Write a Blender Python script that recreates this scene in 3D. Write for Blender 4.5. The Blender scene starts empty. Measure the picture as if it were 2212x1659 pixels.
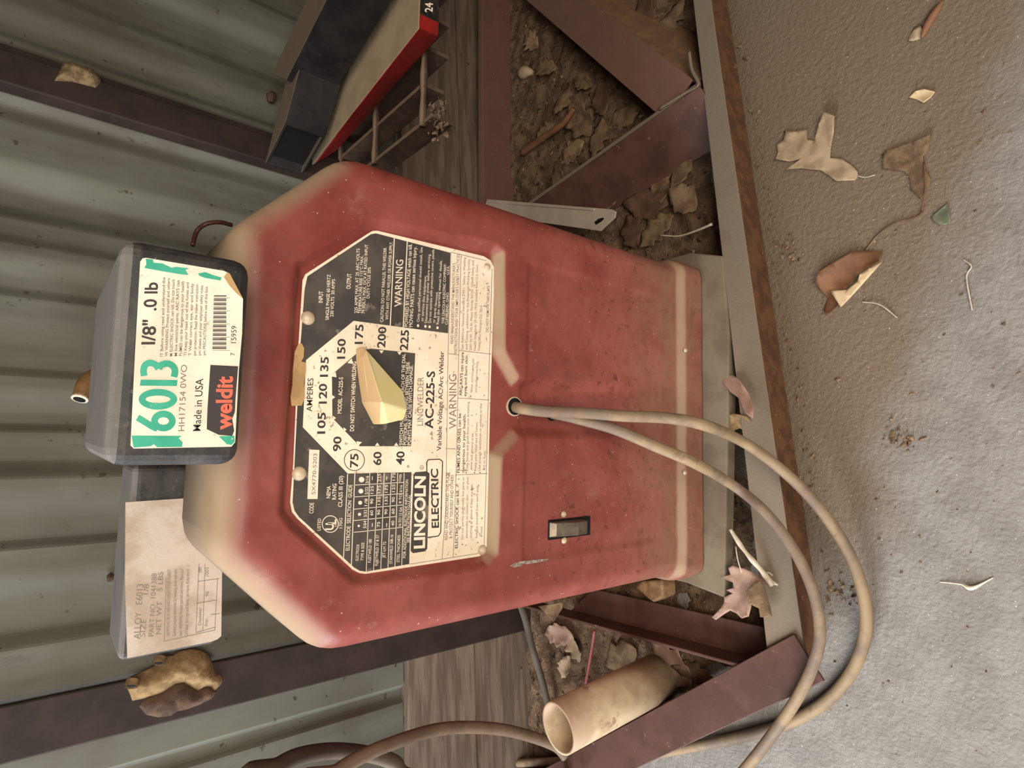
import bpy, bmesh, math, random
import numpy as np
from mathutils import Vector, Matrix
from mathutils.geometry import delaunay_2d_cdt
random.seed(4); rng = np.random.default_rng(7)
scn = bpy.context.scene; COL = scn.collection

# ------------------------------------------------------------------ camera
CX, CY, F = 1106., 829.5, 1250.
def unit(v): v = np.array(v, float); return v/np.linalg.norm(v)
_d = unit((2650-CX, 975-CY, F)); _x = np.array((307., -14000., F)); _x = unit(_x-_d*_x.dot(_d))
_z = -_d; _y = np.cross(_z, _x); M = np.array([_x, _y, _z])
CAM = np.array((-.02777, -.41187, .69))
cd = bpy.data.cameras.new('camera'); cam = bpy.data.objects.new('camera', cd); COL.objects.link(cam)
cd.sensor_fit = 'HORIZONTAL'; cd.sensor_width = 36; cd.lens = F/2212*36; cd.clip_start = .01
R = Matrix((M[:, 0], -M[:, 1], -M[:, 2])).transposed().to_4x4()
cam.matrix_world = Matrix.Translation(Vector(CAM)) @ R
scn.camera = cam
# measured photo point -> point on a plane of the place
def ray(x, y): return M @ np.array((x-CX, y-CY, F))
def PY(x, y, Y=0.): r = ray(x, y); return CAM+r*((Y-CAM[1])/r[1])
def PZ(x, y, Z=0.): r = ray(x, y); return CAM+r*((Z-CAM[2])/r[2])
WY0, WK = .404, .102                      # face of the back wall: Y = WY0 + WK*X
def PW(x, y, off=0.): r = ray(x, y); return CAM+r*((WY0-off+WK*CAM[0]-CAM[1])/(r[1]-WK*r[0]))
WA = math.atan(WK); WX = np.array((math.cos(WA), math.sin(WA), 0)); WN = np.array((math.sin(WA), -math.cos(WA), 0))
def wall_pt(X, Z, off=0.): return np.array((X, WY0+WK*X, Z))+WN*off

# ------------------------------------------------------------------ light
scn.view_settings.view_transform = 'Standard'; scn.view_settings.look = 'None'
scn.view_settings.gamma = 1; scn.view_settings.exposure = 0.35; scn.view_settings.use_curve_mapping = False
w = bpy.data.worlds.new('shed_air'); scn.world = w; w.use_nodes = True
w.node_tree.nodes['Background'].inputs[0].default_value = (1.0, .92, .82, 1); w.node_tree.nodes['Background'].inputs[1].default_value = .24
def area(name, loc, aim, sx, sy, power, col):
    l = bpy.data.lights.new(name, 'AREA'); l.shape = 'RECTANGLE'; l.size = sx; l.size_y = sy; l.energy = power; l.color = col
    o = bpy.data.objects.new(name, l); COL.objects.link(o); o.location = loc
    o.rotation_euler = (Vector(aim)-Vector(loc)).to_track_quat('-Z', 'Y').to_euler(); return o
area('doorway_daylight', (-1.35, -.02, .85), (0, .0, .25), .9, 1.0, 34, (.93, .97, 1.0))
area('front_fill', (-.1, -1.15, 1.10), (0, .05, .30), .8, .8, 17, (1.0, .90, .76))  # added fill lamp behind the camera, brightens the welder front

# ------------------------------------------------------------------ materials
def mat(name, base, alt=None, scale=30, rough=.7, metal=0., bump=.2, bscale=200, dust=0., dustcol=(.40, .29, .19), spots=None, spotscale=60, spotth=.62,
        streak=None, spec=.3, mixw=(.4, .6), bdist=.001, extra=None):
    m = bpy.data.materials.new(name); m.use_nodes = True; nt = m.node_tree; N = nt.nodes; L = nt.links
    b = N['Principled BSDF']; b.inputs['Roughness'].default_value = rough; b.inputs['Metallic'].default_value = metal
    b.inputs['Specular IOR Level'].default_value = spec
    geo = N.new('ShaderNodeNewGeometry'); pos = geo.outputs['Position']
    def noise(s, det=6, vec=pos, r=.6):
        n = N.new('ShaderNodeTexNoise'); n.inputs['Scale'].default_value = s; n.inputs['Detail'].default_value = det; n.inputs['Roughness'].default_value = r
        L.new(vec, n.inputs['Vector']); return n.outputs['Fac']
    def rng_(v, a, b_, lo=0., hi=1.):
        n = N.new('ShaderNodeMapRange'); n.inputs[1].default_value = a; n.inputs[2].default_value = b_; n.inputs[3].default_value = lo; n.inputs[4].default_value = hi
        n.interpolation_type = 'SMOOTHSTEP'; L.new(v, n.inputs[0]); return n.outputs[0]
    def mix(f, a, c):
        n = N.new('ShaderNodeMix'); n.data_type = 'RGBA'
        if isinstance(f, float): n.inputs[0].default_value = f
        else: L.new(f, n.inputs[0])
        for i, v in ((6, a), (7, c)):
            if isinstance(v, tuple): n.inputs[i].default_value = (*v, 1)
            else: L.new(v, n.inputs[i])
        return n.outputs[2]
    def mth(op, a, c):
        n = N.new('ShaderNodeMath'); n.operation = op
        for i, v in ((0, a), (1, c)):
            if isinstance(v, (int, float)): n.inputs[i].default_value = v
            else: L.new(v, n.inputs[i])
        return n.outputs[0]
    vec = pos
    if streak:
        mp = N.new('ShaderNodeMapping'); mp.inputs['Scale'].default_value = streak; L.new(pos, mp.inputs['Vector']); vec = mp.outputs[0]
    col = tuple(base)
    if alt: col = mix(rng_(noise(scale, vec=vec), *mixw), col, tuple(alt))
    if spots: col = mix(rng_(noise(spotscale, 4), spotth, spotth+.06), col, tuple(spots))
    if extra: col = extra(N, L, pos, geo, noise, rng_, mix, mth, col)
    if dust:
        sx = N.new('ShaderNodeSeparateXYZ'); L.new(geo.outputs['Normal'], sx.inputs[0])
        up = rng_(sx.outputs[2], .12, .75)
        f = mth('MULTIPLY', up, rng_(noise(25, 5), .25, .5, .75*dust, dust))
        col = mix(f, col, tuple(dustcol))
        rr = N.new('ShaderNodeMapRange'); rr.inputs[3].default_value = rough; rr.inputs[4].default_value = .9; L.new(f, rr.inputs[0]); L.new(rr.outputs[0], b.inputs['Roughness'])
    if isinstance(col, tuple): b.inputs['Base Color'].default_value = (*col, 1)
    else: L.new(col, b.inputs['Base Color'])
    if bump:
        bp = N.new('ShaderNodeBump'); bp.inputs['Strength'].default_value = bump; bp.inputs['Distance'].default_value = bdist
        L.new(noise(bscale, 8, vec=vec), bp.inputs['Height']); L.new(bp.outputs[0], b.inputs['Normal'])
    return m
DUST = (.335, .235, .148)
def red_extra(N, L, pos, geo, noise, rng_, mix, mth, col):
    sx = N.new('ShaderNodeSeparateXYZ'); L.new(pos, sx.inputs[0])
    low = rng_(sx.outputs[2], .42, .10)                       # splashed and dusty lower part of the panel
    col = mix(mth('MULTIPLY', low, rng_(noise(12, 6), .35, .62, .15, .8)), col, (.34, .115, .088))
    col = mix(mth('MULTIPLY', rng_(sx.outputs[2], .46, .24), rng_(noise(120, 5, r=.7), .56, .66, 0., .75)), col, (.10, .025, .018))
    col = mix(mth('MULTIPLY', rng_(sx.outputs[2], .22, .10), rng_(noise(22, 8), .3, .6, .2, .8)), col, (.27, .15, .095))
    col = mix(rng_(noise(9, 4), .45, .7, 0., .45), col, (.34, .10, .078))
    col = mix(rng_(noise(45, 9, r=.75), .50, .68, 0., .55), col, (.15, .045, .034))
    col = mix(rng_(noise(17, 10, r=.8), .56, .70, 0., .5), col, (.30, .17, .12))
    col = mix(rng_(noise(330, 3), .70, .74), col, (.6, .42, .32))
    return col
m_red = mat('faded_red_paint', (.180, .029, .023), (.23, .048, .037), 14, .42, bump=.10, bscale=350, dust=1., dustcol=DUST, spots=(.12, .02, .015), spotscale=110, spotth=.69, spec=.45, extra=red_extra)
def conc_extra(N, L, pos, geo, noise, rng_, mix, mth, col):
    # darker, browner band along the outside of the rusty chord, with a ragged edge
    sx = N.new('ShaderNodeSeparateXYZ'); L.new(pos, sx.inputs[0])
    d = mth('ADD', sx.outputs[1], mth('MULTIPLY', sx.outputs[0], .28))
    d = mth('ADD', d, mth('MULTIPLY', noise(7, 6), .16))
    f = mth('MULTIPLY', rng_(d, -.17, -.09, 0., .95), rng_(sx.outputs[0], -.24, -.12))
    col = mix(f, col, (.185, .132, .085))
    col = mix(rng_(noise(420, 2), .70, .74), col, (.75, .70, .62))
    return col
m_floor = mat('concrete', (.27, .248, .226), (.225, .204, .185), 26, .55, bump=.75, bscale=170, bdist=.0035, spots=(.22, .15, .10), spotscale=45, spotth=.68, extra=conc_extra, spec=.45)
m_soil = mat('dry_soil', (.105, .062, .036), (.20, .125, .075), 60, .95, bump=1., bscale=260, bdist=.004, spots=(.035, .02, .012), spotscale=90, spotth=.60)
m_crumb = mat('soil_grit', (.26, .17, .10), (.11, .065, .04), 120, .95, bump=.3)
def wall_extra(N, L, pos, geo, noise, rng_, mix, mth, col):
    col = mix(rng_(noise(70, 3), .66, .70), col, (.045, .036, .018))
    mp = N.new('ShaderNodeMapping'); mp.inputs['Scale'].default_value = (1, 1, .35); L.new(pos, mp.inputs['Vector'])
    col = mix(rng_(noise(36, 9, vec=mp.outputs[0], r=.75), .60, .68, 0., .7), col, (.05, .042, .028))
    col = mix(rng_(noise(9, 9, vec=mp.outputs[0], r=.7), .45, .62, 0., .35), col, (.17, .17, .15))
    col = mix(rng_(noise(4, 4), .42, .66, 0., .55), col, (.07, .053, .037))
    return col
m_wall = mat('painted_sheet_metal', (.118, .118, .094), (.080, .075, .056), 14, .55, bump=.12, bscale=60, streak=(1, 1, .12), extra=wall_extra, spec=.4, metal=.0)
m_wood = mat('weathered_board', (.19, .138, .10), (.12, .082, .058), 60, .85, bump=.8, bscale=90, streak=(.10, 1, 1.3), spots=(.07, .045, .03), spotscale=28, spotth=.66, bdist=.002)
m_post = mat('brown_primer_steel', (.020, .012, .010), (.032, .018, .014), 20, .7, bump=.15, dust=.4, dustcol=(.2, .13, .08))
m_truss = mat('oxide_primer_steel', (.105, .050, .037), (.075, .034, .027), 22, .55, bump=.2, dust=0, spots=(.19, .11, .075), spotscale=80, spotth=.66)
m_truss2 = mat('oxide_primer_steel_dusty', (.165, .075, .058), (.14, .07, .052), 22, .6, bump=.2, dust=.35, dustcol=(.26, .16, .11), spots=(.3, .19, .13), spotscale=110, spotth=.68)
m_rustb = mat('bare_rust_steel', (.17, .085, .04), (.115, .05, .028), 50, .8, bump=.4, bscale=300, dust=.25, dustcol=(.30, .2, .12))
m_rust = mat('rusty_steel', (.15, .07, .032), (.095, .045, .025), 60, .8, bump=.5, bscale=300, dust=1., dustcol=(.205, .163, .118), spots=(.3, .18, .1), spotscale=140, spotth=.66)
m_chunk = mat('orange_rotten_wood', (.30, .175, .085), (.18, .10, .05), 90, .9, bump=.6, bscale=200)
m_black = mat('black_plastic', (.022, .021, .022), (.05, .043, .04), 60, .55, bump=.25, bscale=500, dust=.8, dustcol=(.215, .20, .185), spots=(.12, .10, .085), spotscale=170, spotth=.64)
m_blacktube = mat('black_steel_tube', (.012, .011, .012), (.024, .020, .020), 30, .5, bump=.1, dust=.9, dustcol=(.15, .108, .07))
m_hole = mat('dark_void', (.004, .004, .004), bump=0, rough=.9)  # near-black colour painted in for the shade inside holes
m_label = mat('aged_paper_label', (.80, .72, .60), (.70, .60, .48), 30, .75, bump=.15, bscale=90, spots=(.50, .40, .30), spotscale=150, spotth=.64)
m_label2 = mat('grimy_paper_label', (.50, .42, .355), (.37, .29, .225), 26, .8, bump=.4, bscale=60, bdist=.002, spots=(.38, .29, .21), spotscale=90, spotth=.66)
m_plate = mat('cream_enamel_plate', (.84, .71, .56), (.76, .63, .48), 30, .5, bump=.08, spots=(.36, .27, .19), spotscale=210, spotth=.625)
m_plateblk = mat('black_enamel', (.050, .043, .040), (.082, .068, .058), 34, .5, bump=.08, spots=(.17, .135, .11), spotscale=60, spotth=.63)
m_ink = mat('black_ink', (.045, .037, .037), bump=0, rough=.6)
m_inkgrey = mat('worn_black_ink', (.20, .155, .135), bump=0, rough=.7)
m_white = mat('cream_ink', (.80, .67, .53), bump=0, rough=.6)
m_green = mat('green_ink', (.035, .33, .215), (.05, .38, .26), 60, .6, bump=.05, spots=(.6, .62, .5), spotscale=190, spotth=.70)
m_redink = mat('orange_red_ink', (.78, .14, .085), bump=0, rough=.6)
m_rivet = mat('dull_cream_metal', (.60, .48, .34), (.5, .39, .27), 80, .45, bump=.05, metal=.1)
m_knob = mat('yellowed_ivory_plastic', (.72, .60, .27), (.70, .60, .33), 40, .38, bump=.03, dust=.95, dustcol=(.56, .36, .18), spec=.5)
m_tape = mat('brown_masking_tape', (.46, .29, .13), (.36, .22, .10), 60, .8, bump=.2)
m_steel = mat('dull_steel', (.20, .165, .12), (.13, .105, .08), 100, .4, metal=.6, bump=.1)
m_cable = mat('dusty_tan_cable', (.29, .205, .12), (.18, .13, .098), 18, .6, bump=.3, bscale=250, dust=.0, spots=(.22, .14, .09), spotscale=60, spotth=.60)
m_cable2 = mat('dusty_grey_brown_cable', (.17, .115, .08), (.12, .08, .055), 18, .6, bump=.3, dust=.2, dustcol=(.32, .25, .18))
m_cabled = mat('dark_rubber_cable', (.085, .058, .042), (.06, .04, .03), 18, .55, bump=.2, dust=.25, dustcol=(.3, .22, .15))
m_pvc = mat('stained_pvc', (.56, .44, .29), (.36, .24, .15), 12, .5, bump=.12, spots=(.30, .19, .12), spotscale=30, spotth=.62)
m_mud = mat('dried_mud', (.27, .175, .085), (.17, .105, .05), 90, .95, bump=.7, bscale=130, bdist=.002, spots=(.14, .075, .035), spotscale=80, spotth=.64)
m_mudm = mat('old_mud', (.20, .135, .065), (.11, .07, .035), 150, .95, bump=.8, bscale=200, bdist=.002)
m_mudd = mat('dark_dried_mud', (.10, .06, .04), (.055, .033, .025), 70, .95, bump=.7, bscale=130, bdist=.002)
m_leaf = mat('dry_tan_leaf', (.42, .31, .20), (.30, .21, .13), 40, .75, bump=.4, bscale=120)
m_leafm = mat('mid_brown_leaf', (.27, .18, .105), (.17, .105, .06), 50, .85, bump=.5)
m_leafb2 = mat('dark_brown_leaf', (.13, .068, .04), (.085, .047, .03), 50, .8, bump=.5)
m_leafb = mat('dry_brown_leaf', (.22, .105, .052), (.16, .075, .04), 30, .6, bump=.3)
m_leafp = mat('pinkish_oak_leaf', (.37, .24, .18), (.28, .165, .12), 40, .7, bump=.3)
m_leafd = mat('dusty_litter_leaf', (.20, .13, .07), (.115, .07, .04), 60, .9, bump=.4)
m_leafpale = mat('pale_leaf_underside', (.66, .49, .30), (.58, .42, .25), 40, .7, bump=.2)
m_green_glass = mat('grey_green_chip', (.15, .155, .10), (.11, .12, .08), 60, .3, bump=.05)
m_twig = mat('pale_twig', (.58, .50, .40), (.44, .36, .27), 90, .8, bump=.4)
m_galv = mat('galvanised_strip', (.50, .42, .35), (.40, .33, .27), 30, .5, metal=.15, bump=.15, dust=.5, dustcol=(.48, .38, .30))
m_redbox = mat('red_cover_paint', (.42, .022, .022), (.30, .02, .02), 30, .5, bump=.1)
m_redboxtop = mat('dusty_cover', (.42, .32, .21), (.36, .27, .175), 20, .9, bump=.2)
m_grate = mat('dirty_grating_steel', (.065, .042, .032), (.10, .065, .045), 50, .8, bump=.3, dust=.9, dustcol=(.25, .17, .115), spots=(.2, .11, .07), spotscale=120, spotth=.66)
m_redwood = mat('red_painted_rod', (.26, .075, .065), (.2, .06, .05), 60, .6)
m_wire = mat('dark_red_wire', (.05, .015, .012), bump=0, rough=.5)
m_blockw = mat('dusty_plank', (.20, .158, .108), (.15, .112, .076), 20, .9, bump=.4, bscale=120, dust=.0, spots=(.18, .13, .09), spotscale=50, spotth=.66)
m_brass = mat('brown_tube', (.25, .13, .05), (.19, .10, .04), 50, .55, bump=.2)

# ------------------------------------------------------------------ object helpers
ORG = {}
def setp(o, label=None, cat=None, group=None, kind=None):
    for k, v in (('label', label), ('category', cat), ('group', group), ('kind', kind)):
        if v: o[k] = v
    return o
def empty(name, loc, label, cat, group=None):
    o = bpy.data.objects.new(name, None); COL.objects.link(o); o.location = loc; o.empty_display_size = .02
    ORG[o.name] = np.array(loc, float); return setp(o, label, cat, group)
def mesh(name, verts, faces, m, parent=None, smooth=False, bevel=0, solid=0, org=None, label=None, cat=None, group=None, kind=None, seg=2):
    verts = np.array([tuple(v) for v in verts], float)
    if parent is not None: org = ORG[parent.name]
    elif org is None: org = (verts.min(0)+verts.max(0))/2
    me = bpy.data.meshes.new(name); me.from_pydata([tuple(v) for v in verts-org], [], [tuple(int(i) for i in f) for f in faces]); me.materials.append(m)
    bm = bmesh.new(); bm.from_mesh(me)
    if not solid and smooth != 'keep' and name not in KEEP: bmesh.ops.recalc_face_normals(bm, faces=bm.faces)
    bm.to_mesh(me); bm.free()
    if smooth:
        for p in me.polygons: p.use_smooth = True
    o = bpy.data.objects.new(name, me); COL.objects.link(o)
    if parent is not None: o.parent = parent; o.location = (0, 0, 0)
    else: o.location = org
    ORG[o.name] = np.array(org, float)
    if bevel:
        md = o.modifiers.new('bevel', 'BEVEL'); md.width = bevel; md.segments = seg; md.limit_method = 'ANGLE'; md.harden_normals = False
    if solid:
        md = o.modifiers.new('solid', 'SOLIDIFY'); md.thickness = solid; md.offset = 1
    return setp(o, label, cat, group, kind)
KEEP = ('lettering', 'printing')
def box_pts(p, ex, ey, ez):
    p, ex, ey, ez = map(np.array, (p, ex, ey, ez)); return [p, p+ex, p+ex+ey, p+ey, p+ez, p+ex+ez, p+ex+ey+ez, p+ey+ez]
BF = [(0, 3, 2, 1), (4, 5, 6, 7), (0, 1, 5, 4), (1, 2, 6, 5), (2, 3, 7, 6), (3, 0, 4, 7)]
def box(name, x0, x1, y0, y1, z0, z1, m, parent=None, **k):
    return mesh(name, box_pts((x0, y0, z0), (x1-x0, 0, 0), (0, y1-y0, 0), (0, 0, z1-z0)), BF, m, parent, **k)
def prism(name, A, B, m, parent=None, **k):
    n = len(A); f = [tuple(range(n))[::-1], tuple(range(n, 2*n))]+[(i, (i+1) % n, n+(i+1) % n, n+i) for i in range(n)]
    return mesh(name, list(A)+list(B), f, m, parent, **k)
def catmull(P, n=8):
    P = [np.array(p, float) for p in P]; P = [2*P[0]-P[1]]+P+[2*P[-1]-P[-2]]; out = []
    for i in range(1, len(P)-2):
        for t in np.linspace(0, 1, n, endpoint=False):
            a, b, c, d = P[i-1:i+3]; out.append(.5*((2*b)+(-a+c)*t+(2*a-5*b+4*c-d)*t*t+(-a+3*b-3*c+d)*t**3))
    out.append(P[-2]); return out
def tube_geo(path, r, n=12, cap=True):
    path = [np.array(p, float) for p in path]; V = []; Fc = []; up = None
    for i, p in enumerate(path):
        t = unit(path[min(i+1, len(path)-1)]-path[max(i-1, 0)])
        if up is None: up = unit(np.cross(t, (0, 0, 1) if abs(t[2]) < .9 else (1, 0, 0)))
        up = unit(up-t*up.dot(t)); s = np.cross(t, up); rr = r(i/(len(path)-1)) if callable(r) else r
        V += [p+rr*(math.cos(a)*up+math.sin(a)*s) for a in np.linspace(0, 2*math.pi, n, endpoint=False)]
    for i in range(len(path)-1):
        for j in range(n): Fc.append((i*n+j, i*n+(j+1) % n, (i+1)*n+(j+1) % n, (i+1)*n+j))
    if cap: Fc += [tuple(range(n))[::-1], tuple(range((len(path)-1)*n, len(path)*n))]
    return V, Fc
def tube(name, path, r, m, parent=None, n=12, sm=8, cap=True, **k):
    V, Fc = tube_geo(catmull(path, sm) if sm else path, r, n, cap); return mesh(name, V, Fc, m, parent, smooth=True, **k)
def fill2d(poly, step):
    """triangulated polygon with inner points -> (pts2d, faces)"""
    poly = np.array(poly, float); n = len(poly); x0, y0 = poly.min(0); x1, y1 = poly.max(0); pts = [Vector(p) for p in poly]
    if step:
        for x in np.arange(x0+step/2, x1, step):
            for y in np.arange(y0+step/2, y1, step):
                ins = False; j = n-1
                for i in range(n):
                    if (poly[i][1] > y) != (poly[j][1] > y) and x < (poly[j][0]-poly[i][0])*(y-poly[i][1])/(poly[j][1]-poly[i][1])+poly[i][0]: ins = not ins
                    j = i
                if ins: pts.append(Vector((x+rng.uniform(-.2, .2)*step, y+rng.uniform(-.2, .2)*step)))
    r = delaunay_2d_cdt(pts, [(i, (i+1) % n) for i in range(n)], [], 1, 1e-7)
    return [np.array(v) for v in r[0]], [list(f) for f in r[2]]
def fract2d(x, y, seed=0):
    """cheap smooth noise for mesh shaping"""
    v = 0
    for k, (a, f) in enumerate(((1, 1), (.5, 2.3), (.27, 5.1), (.15, 11.3))):
        s = seed*1.7+k*2.9; v += a*np.sin(x*f+1.3*s+np.sin(y*f*.8+s)*1.7)*np.cos(y*f*1.1-s+np.sin(x*f*.7-s)*1.3)
    return v

# ------------------------------------------------------------------ the shed: floor, wall, boards, posts
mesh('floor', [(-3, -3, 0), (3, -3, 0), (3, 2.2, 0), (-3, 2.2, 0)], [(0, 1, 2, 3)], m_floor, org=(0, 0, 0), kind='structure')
mesh('ceiling', [(-3, -1.6, 2.25), (3, -1.6, 2.25), (3, 1.2, 2.25), (-3, 1.2, 2.25)], [(0, 1, 2, 3)], m_wood, org=(0, 0, 2.25), kind='structure')
mesh('wall_right', [(1.45, -1.6, 0), (1.45, 1.2, 0), (1.45, 1.2, 2.25), (1.45, -1.6, 2.25)], [(0, 1, 2, 3)], m_wall, org=(1.45, 0, 0), kind='structure')
def ramp(x, a, b): t = np.clip((x-a)/(b-a), 0, 1); return t*t*(3-2*t)
def wall_prof(X):     # >0 = away from the viewer
    y = 0
    for (xc, wd, st) in ((-.60, .03, -.010), (-.545, .02, .010), (-.414, .008, .006), (-.396, .008, -.008), (-.303, .007, -.007), (-.247, .020, .011), (-.195, .03, -.006),
                         (-.152, .012, .006), (-.11, .035, -.008), (-.075, .022, .010), (-.030, .012, .004), (0, .03, -.008), (.030, .012, .004), (.075, .04, -.005),
                         (.118, .014, .006), (.15, .03, -.006), (.178, .014, .005), (.212, .020, .009), (.255, .04, -.011), (.325, .02, .005), (.345, .02, -.007), (.41, .012, .006), (.427, .016, .008), (.458, .03, -.008),
                         (.50, .02, .006), (.56, .03, -.009), (.62, .02, .010), (.68, .04, -.008), (.76, .02, .010), (.83, .04, -.010)):
        y += st*ramp(X, xc-wd/2, xc+wd/2)
    return y
Xs = np.arange(-1.5, 1.5, .0025); V = []
for Z in (.2505, 1.0, 2.2): V += [wall_pt(X, Z, -float(wall_prof(X))-.004) for X in Xs]
n = len(Xs); mesh('wall_back', V, [(r*n+i, r*n+i+1, (r+1)*n+i+1, (r+1)*n+i) for r in range(2) for i in range(n-1)], m_wall, org=(0, .404, 0), kind='structure')
mesh('trim_1', [wall_pt(-.298-.0*z, z, .0015+dy) for z in (.25, 2.2) for dy in (0,)]+[wall_pt(-.2965, z, .0015) for z in (.25, 2.2)]+[wall_pt(-.298, z, -.006) for z in (.25, 2.2)]+[wall_pt(-.2965, z, -.006) for z in (.25, 2.2)],
     [(0, 1, 3, 2), (4, 5, 7, 6), (0, 1, 5, 4), (2, 3, 7, 6)], m_wall, kind='structure')
def board(name, z0, z1, x0, x1, dy, label):
    V = []; nx = 60
    for i in range(nx+1):
        X = x0+(x1-x0)*i/nx; e0 = .0012*fract2d(X*14, z0*9, 3); e1 = .0012*fract2d(X*14, z1*9+4, 5)
        for (z, o) in ((z0+e0, -.03), (z0+e0, dy), ((z0+z1)/2, dy+.0006), (z1-.002+e1, dy), (z1-.002+e1, -.03)): V.append(wall_pt(X, z, o))
    f = [(i*5+j, i*5+(j+1) % 5, (i+1)*5+(j+1) % 5, (i+1)*5+j) for i in range(nx) for j in range(5)]+[tuple(range(5)), tuple(range(nx*5, nx*5+5))[::-1]]
    return mesh(name, V, f, m_wood, bevel=.0012, label=label, cat='board')
board('wooden_board', .130, .250, -1.2, 1.3, .008, 'weathered wooden board along the wall foot, upper of the two, touching the metal sheeting')
board('wooden_board', -.0, .1275, -1.2, 1.3, .003, 'weathered grey-brown wooden board at the wall foot, lower of the two, touching the soil')
def wpost(name, xa, xb, depth, label, notch=False, ztop=2.2, z0=0.0):
    A = [wall_pt(xa, z0, .0092), wall_pt(xa, z0, depth), wall_pt(xb, z0, depth), wall_pt(xb, z0, .0092)]; B = [a+np.array((0, 0, ztop)) for a in A]
    return prism(name, A, B, m_post, bevel=.002, label=label, cat='post')
wpost('steel_post', -.3565, -.303, .018, 'dark brown steel post on the wall left of the welder, carrying a big mud nest')
r_ = empty('steel_post', tuple(wall_pt(.37, 0)), 'brown steel post on the wall right of the welder, small mud lump on its edge', 'post')
A = [wall_pt(.3475, .25, -.003), wall_pt(.3475, .25, .020), wall_pt(.387, .25, .020), wall_pt(.387, .25, -.003)]; prism('flange', A, [a+np.array((0, 0, 1.9)) for a in A], m_post, r_, bevel=.002)
A = [wall_pt(.387, .25, -.003), wall_pt(.387, .25, .012), wall_pt(.398, .25, .012), wall_pt(.398, .25, -.003)]; prism('lip', A, [a+np.array((0, 0, 1.9)) for a in A], m_post, r_, bevel=.001)

# mud nests
def lump(name, poly, off, thick, m, parent=None, step=.0035, seed=1, ridge=9, **k):
    """mud built up on the wall: outline on the wall face, domed thickness"""
    P = [PW(x, y, off) for x, y in poly]; P2 = [((p-P[0]).dot(WX), p[2]) for p in P]; pts, fs = fill2d(P2, step); poly2 = np.array(P2)
    V = []
    for q in pts:
        d = 1e9
        for i in range(len(poly2)):
            a, b = poly2[i], poly2[(i+1) % len(poly2)]; t = np.clip(np.dot(q-a, b-a)/np.dot(b-a, b-a), 0, 1); d = min(d, np.linalg.norm(q-a-t*(b-a)))
        h = thick*(1-math.exp(-d/(thick*.55)))*(1+.13*fract2d(q[0]*170, q[1]*170, seed)+.10*fract2d(q[0]*520, q[1]*520, seed+3)) if d > 1e-6 else 0
        V.append(P[0]+WX*q[0]+np.array((0, 0, q[1]-P[0][2]))+WN*h)
    nb = len(V); V += [v-WN*(thick+.004)*0-WN*.003 for v in V]
    # close the back with the outline only
    fs2 = fs+[[i+nb for i in f][::-1] for f in fs]
    edge = {}
    for f in fs:
        for i in range(3):
            e = (f[i], f[(i+1) % len(f)]); edge[e] = edge.get(e, 0)+1
    for (a, b) in list(edge):
        if (b, a) not in edge: fs2.append([b, a, a+nb, b+nb])
    return mesh(name, V, fs2, m, parent, smooth=True, **k)
g = [(x/7.54+250, y/7.54+1380) for x, y in ((180, 790), (190, 710), (250, 620), (430, 540), (640, 440), (670, 330), (740, 300), (860, 275), (930, 275), (1000, 215), (1130, 180), (1260, 165), (1400, 195), (1500, 250), (1555, 320), (1600, 480), (1640, 560), (1735, 620), (1740, 700), (1690, 770), (1610, 850), (1540, 790), (1440, 790), (1340, 850), (1240, 790), (1100, 720), (960, 750), (850, 820), (740, 890), (600, 940), (480, 970), (270, 1010), (230, 900))]
root = empty('mud_wasp_nest', tuple(wall_pt(-.33, .5, .018)), 'large tan mud wasp nest with entrance holes plastered on the dark steel post', 'nest')
lump('mud_body', g, .018, .020, m_mud, root, seed=2)
gd = [(x/7.54+250, y/7.54+1380) for x, y in ((480, 960), (740, 880), (860, 800), (960, 740), (1110, 715), (1250, 790), (1350, 850), (1440, 780), (1560, 790), (1640, 860), (1560, 980), (1350, 1080), (1150, 1150), (1000, 1180), (900, 1250), (700, 1280), (500, 1240), (380, 1100))]
lump('dark_mud_base', gd, .0182, .008, m_mudd, root, seed=5, label='dark crumbling mud under the nest')
for (x, y, rr) in ((262, 735, .0042), (712, 360, .0038)):
    p = PW(x/7.54+250, y/7.54+1380, .030); t = unit(np.array((-.75, -.6, .25)))
    tube('entrance_hole', [p-t*.004, p+t*.003], rr*1.5, m_mud, root, sm=0, cap=False); tube('hole_void', [p-t*.004, p+t*.0022], rr, m_hole, root, sm=0)
g = [(x/2.962, y/2.962) for x, y in ((385, 450), (400, 410), (455, 392), (520, 420), (590, 440), (640, 490), (650, 520), (610, 560), (540, 540), (460, 520), (350, 515))]
lump('mud_wasp_nest', g, .021, .016, m_mudm, seed=8, step=.0022, label='small lumpy mud nest on the edge of the brown post at the right', cat='nest')
lump('mud_dab', [(560+(x)/3.687, y/3.687) for x, y in ((60, 740), (95, 720), (130, 735), (135, 780), (110, 815), (70, 800))], .0, .008, m_mudd, seed=3, step=.003, label='small dark mud dab on the wall sheet above the black square tube', cat='mud')
lump('mud_dab', [(x/3.687, 1050+y/3.687) for x, y in ((850, 720), (880, 690), (915, 705), (915, 745), (880, 765), (855, 760))], .004, .007, m_mudd, seed=6, step=.002, label='tiny mud dab on the wall behind the grimy labelled box', cat='mud')

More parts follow.
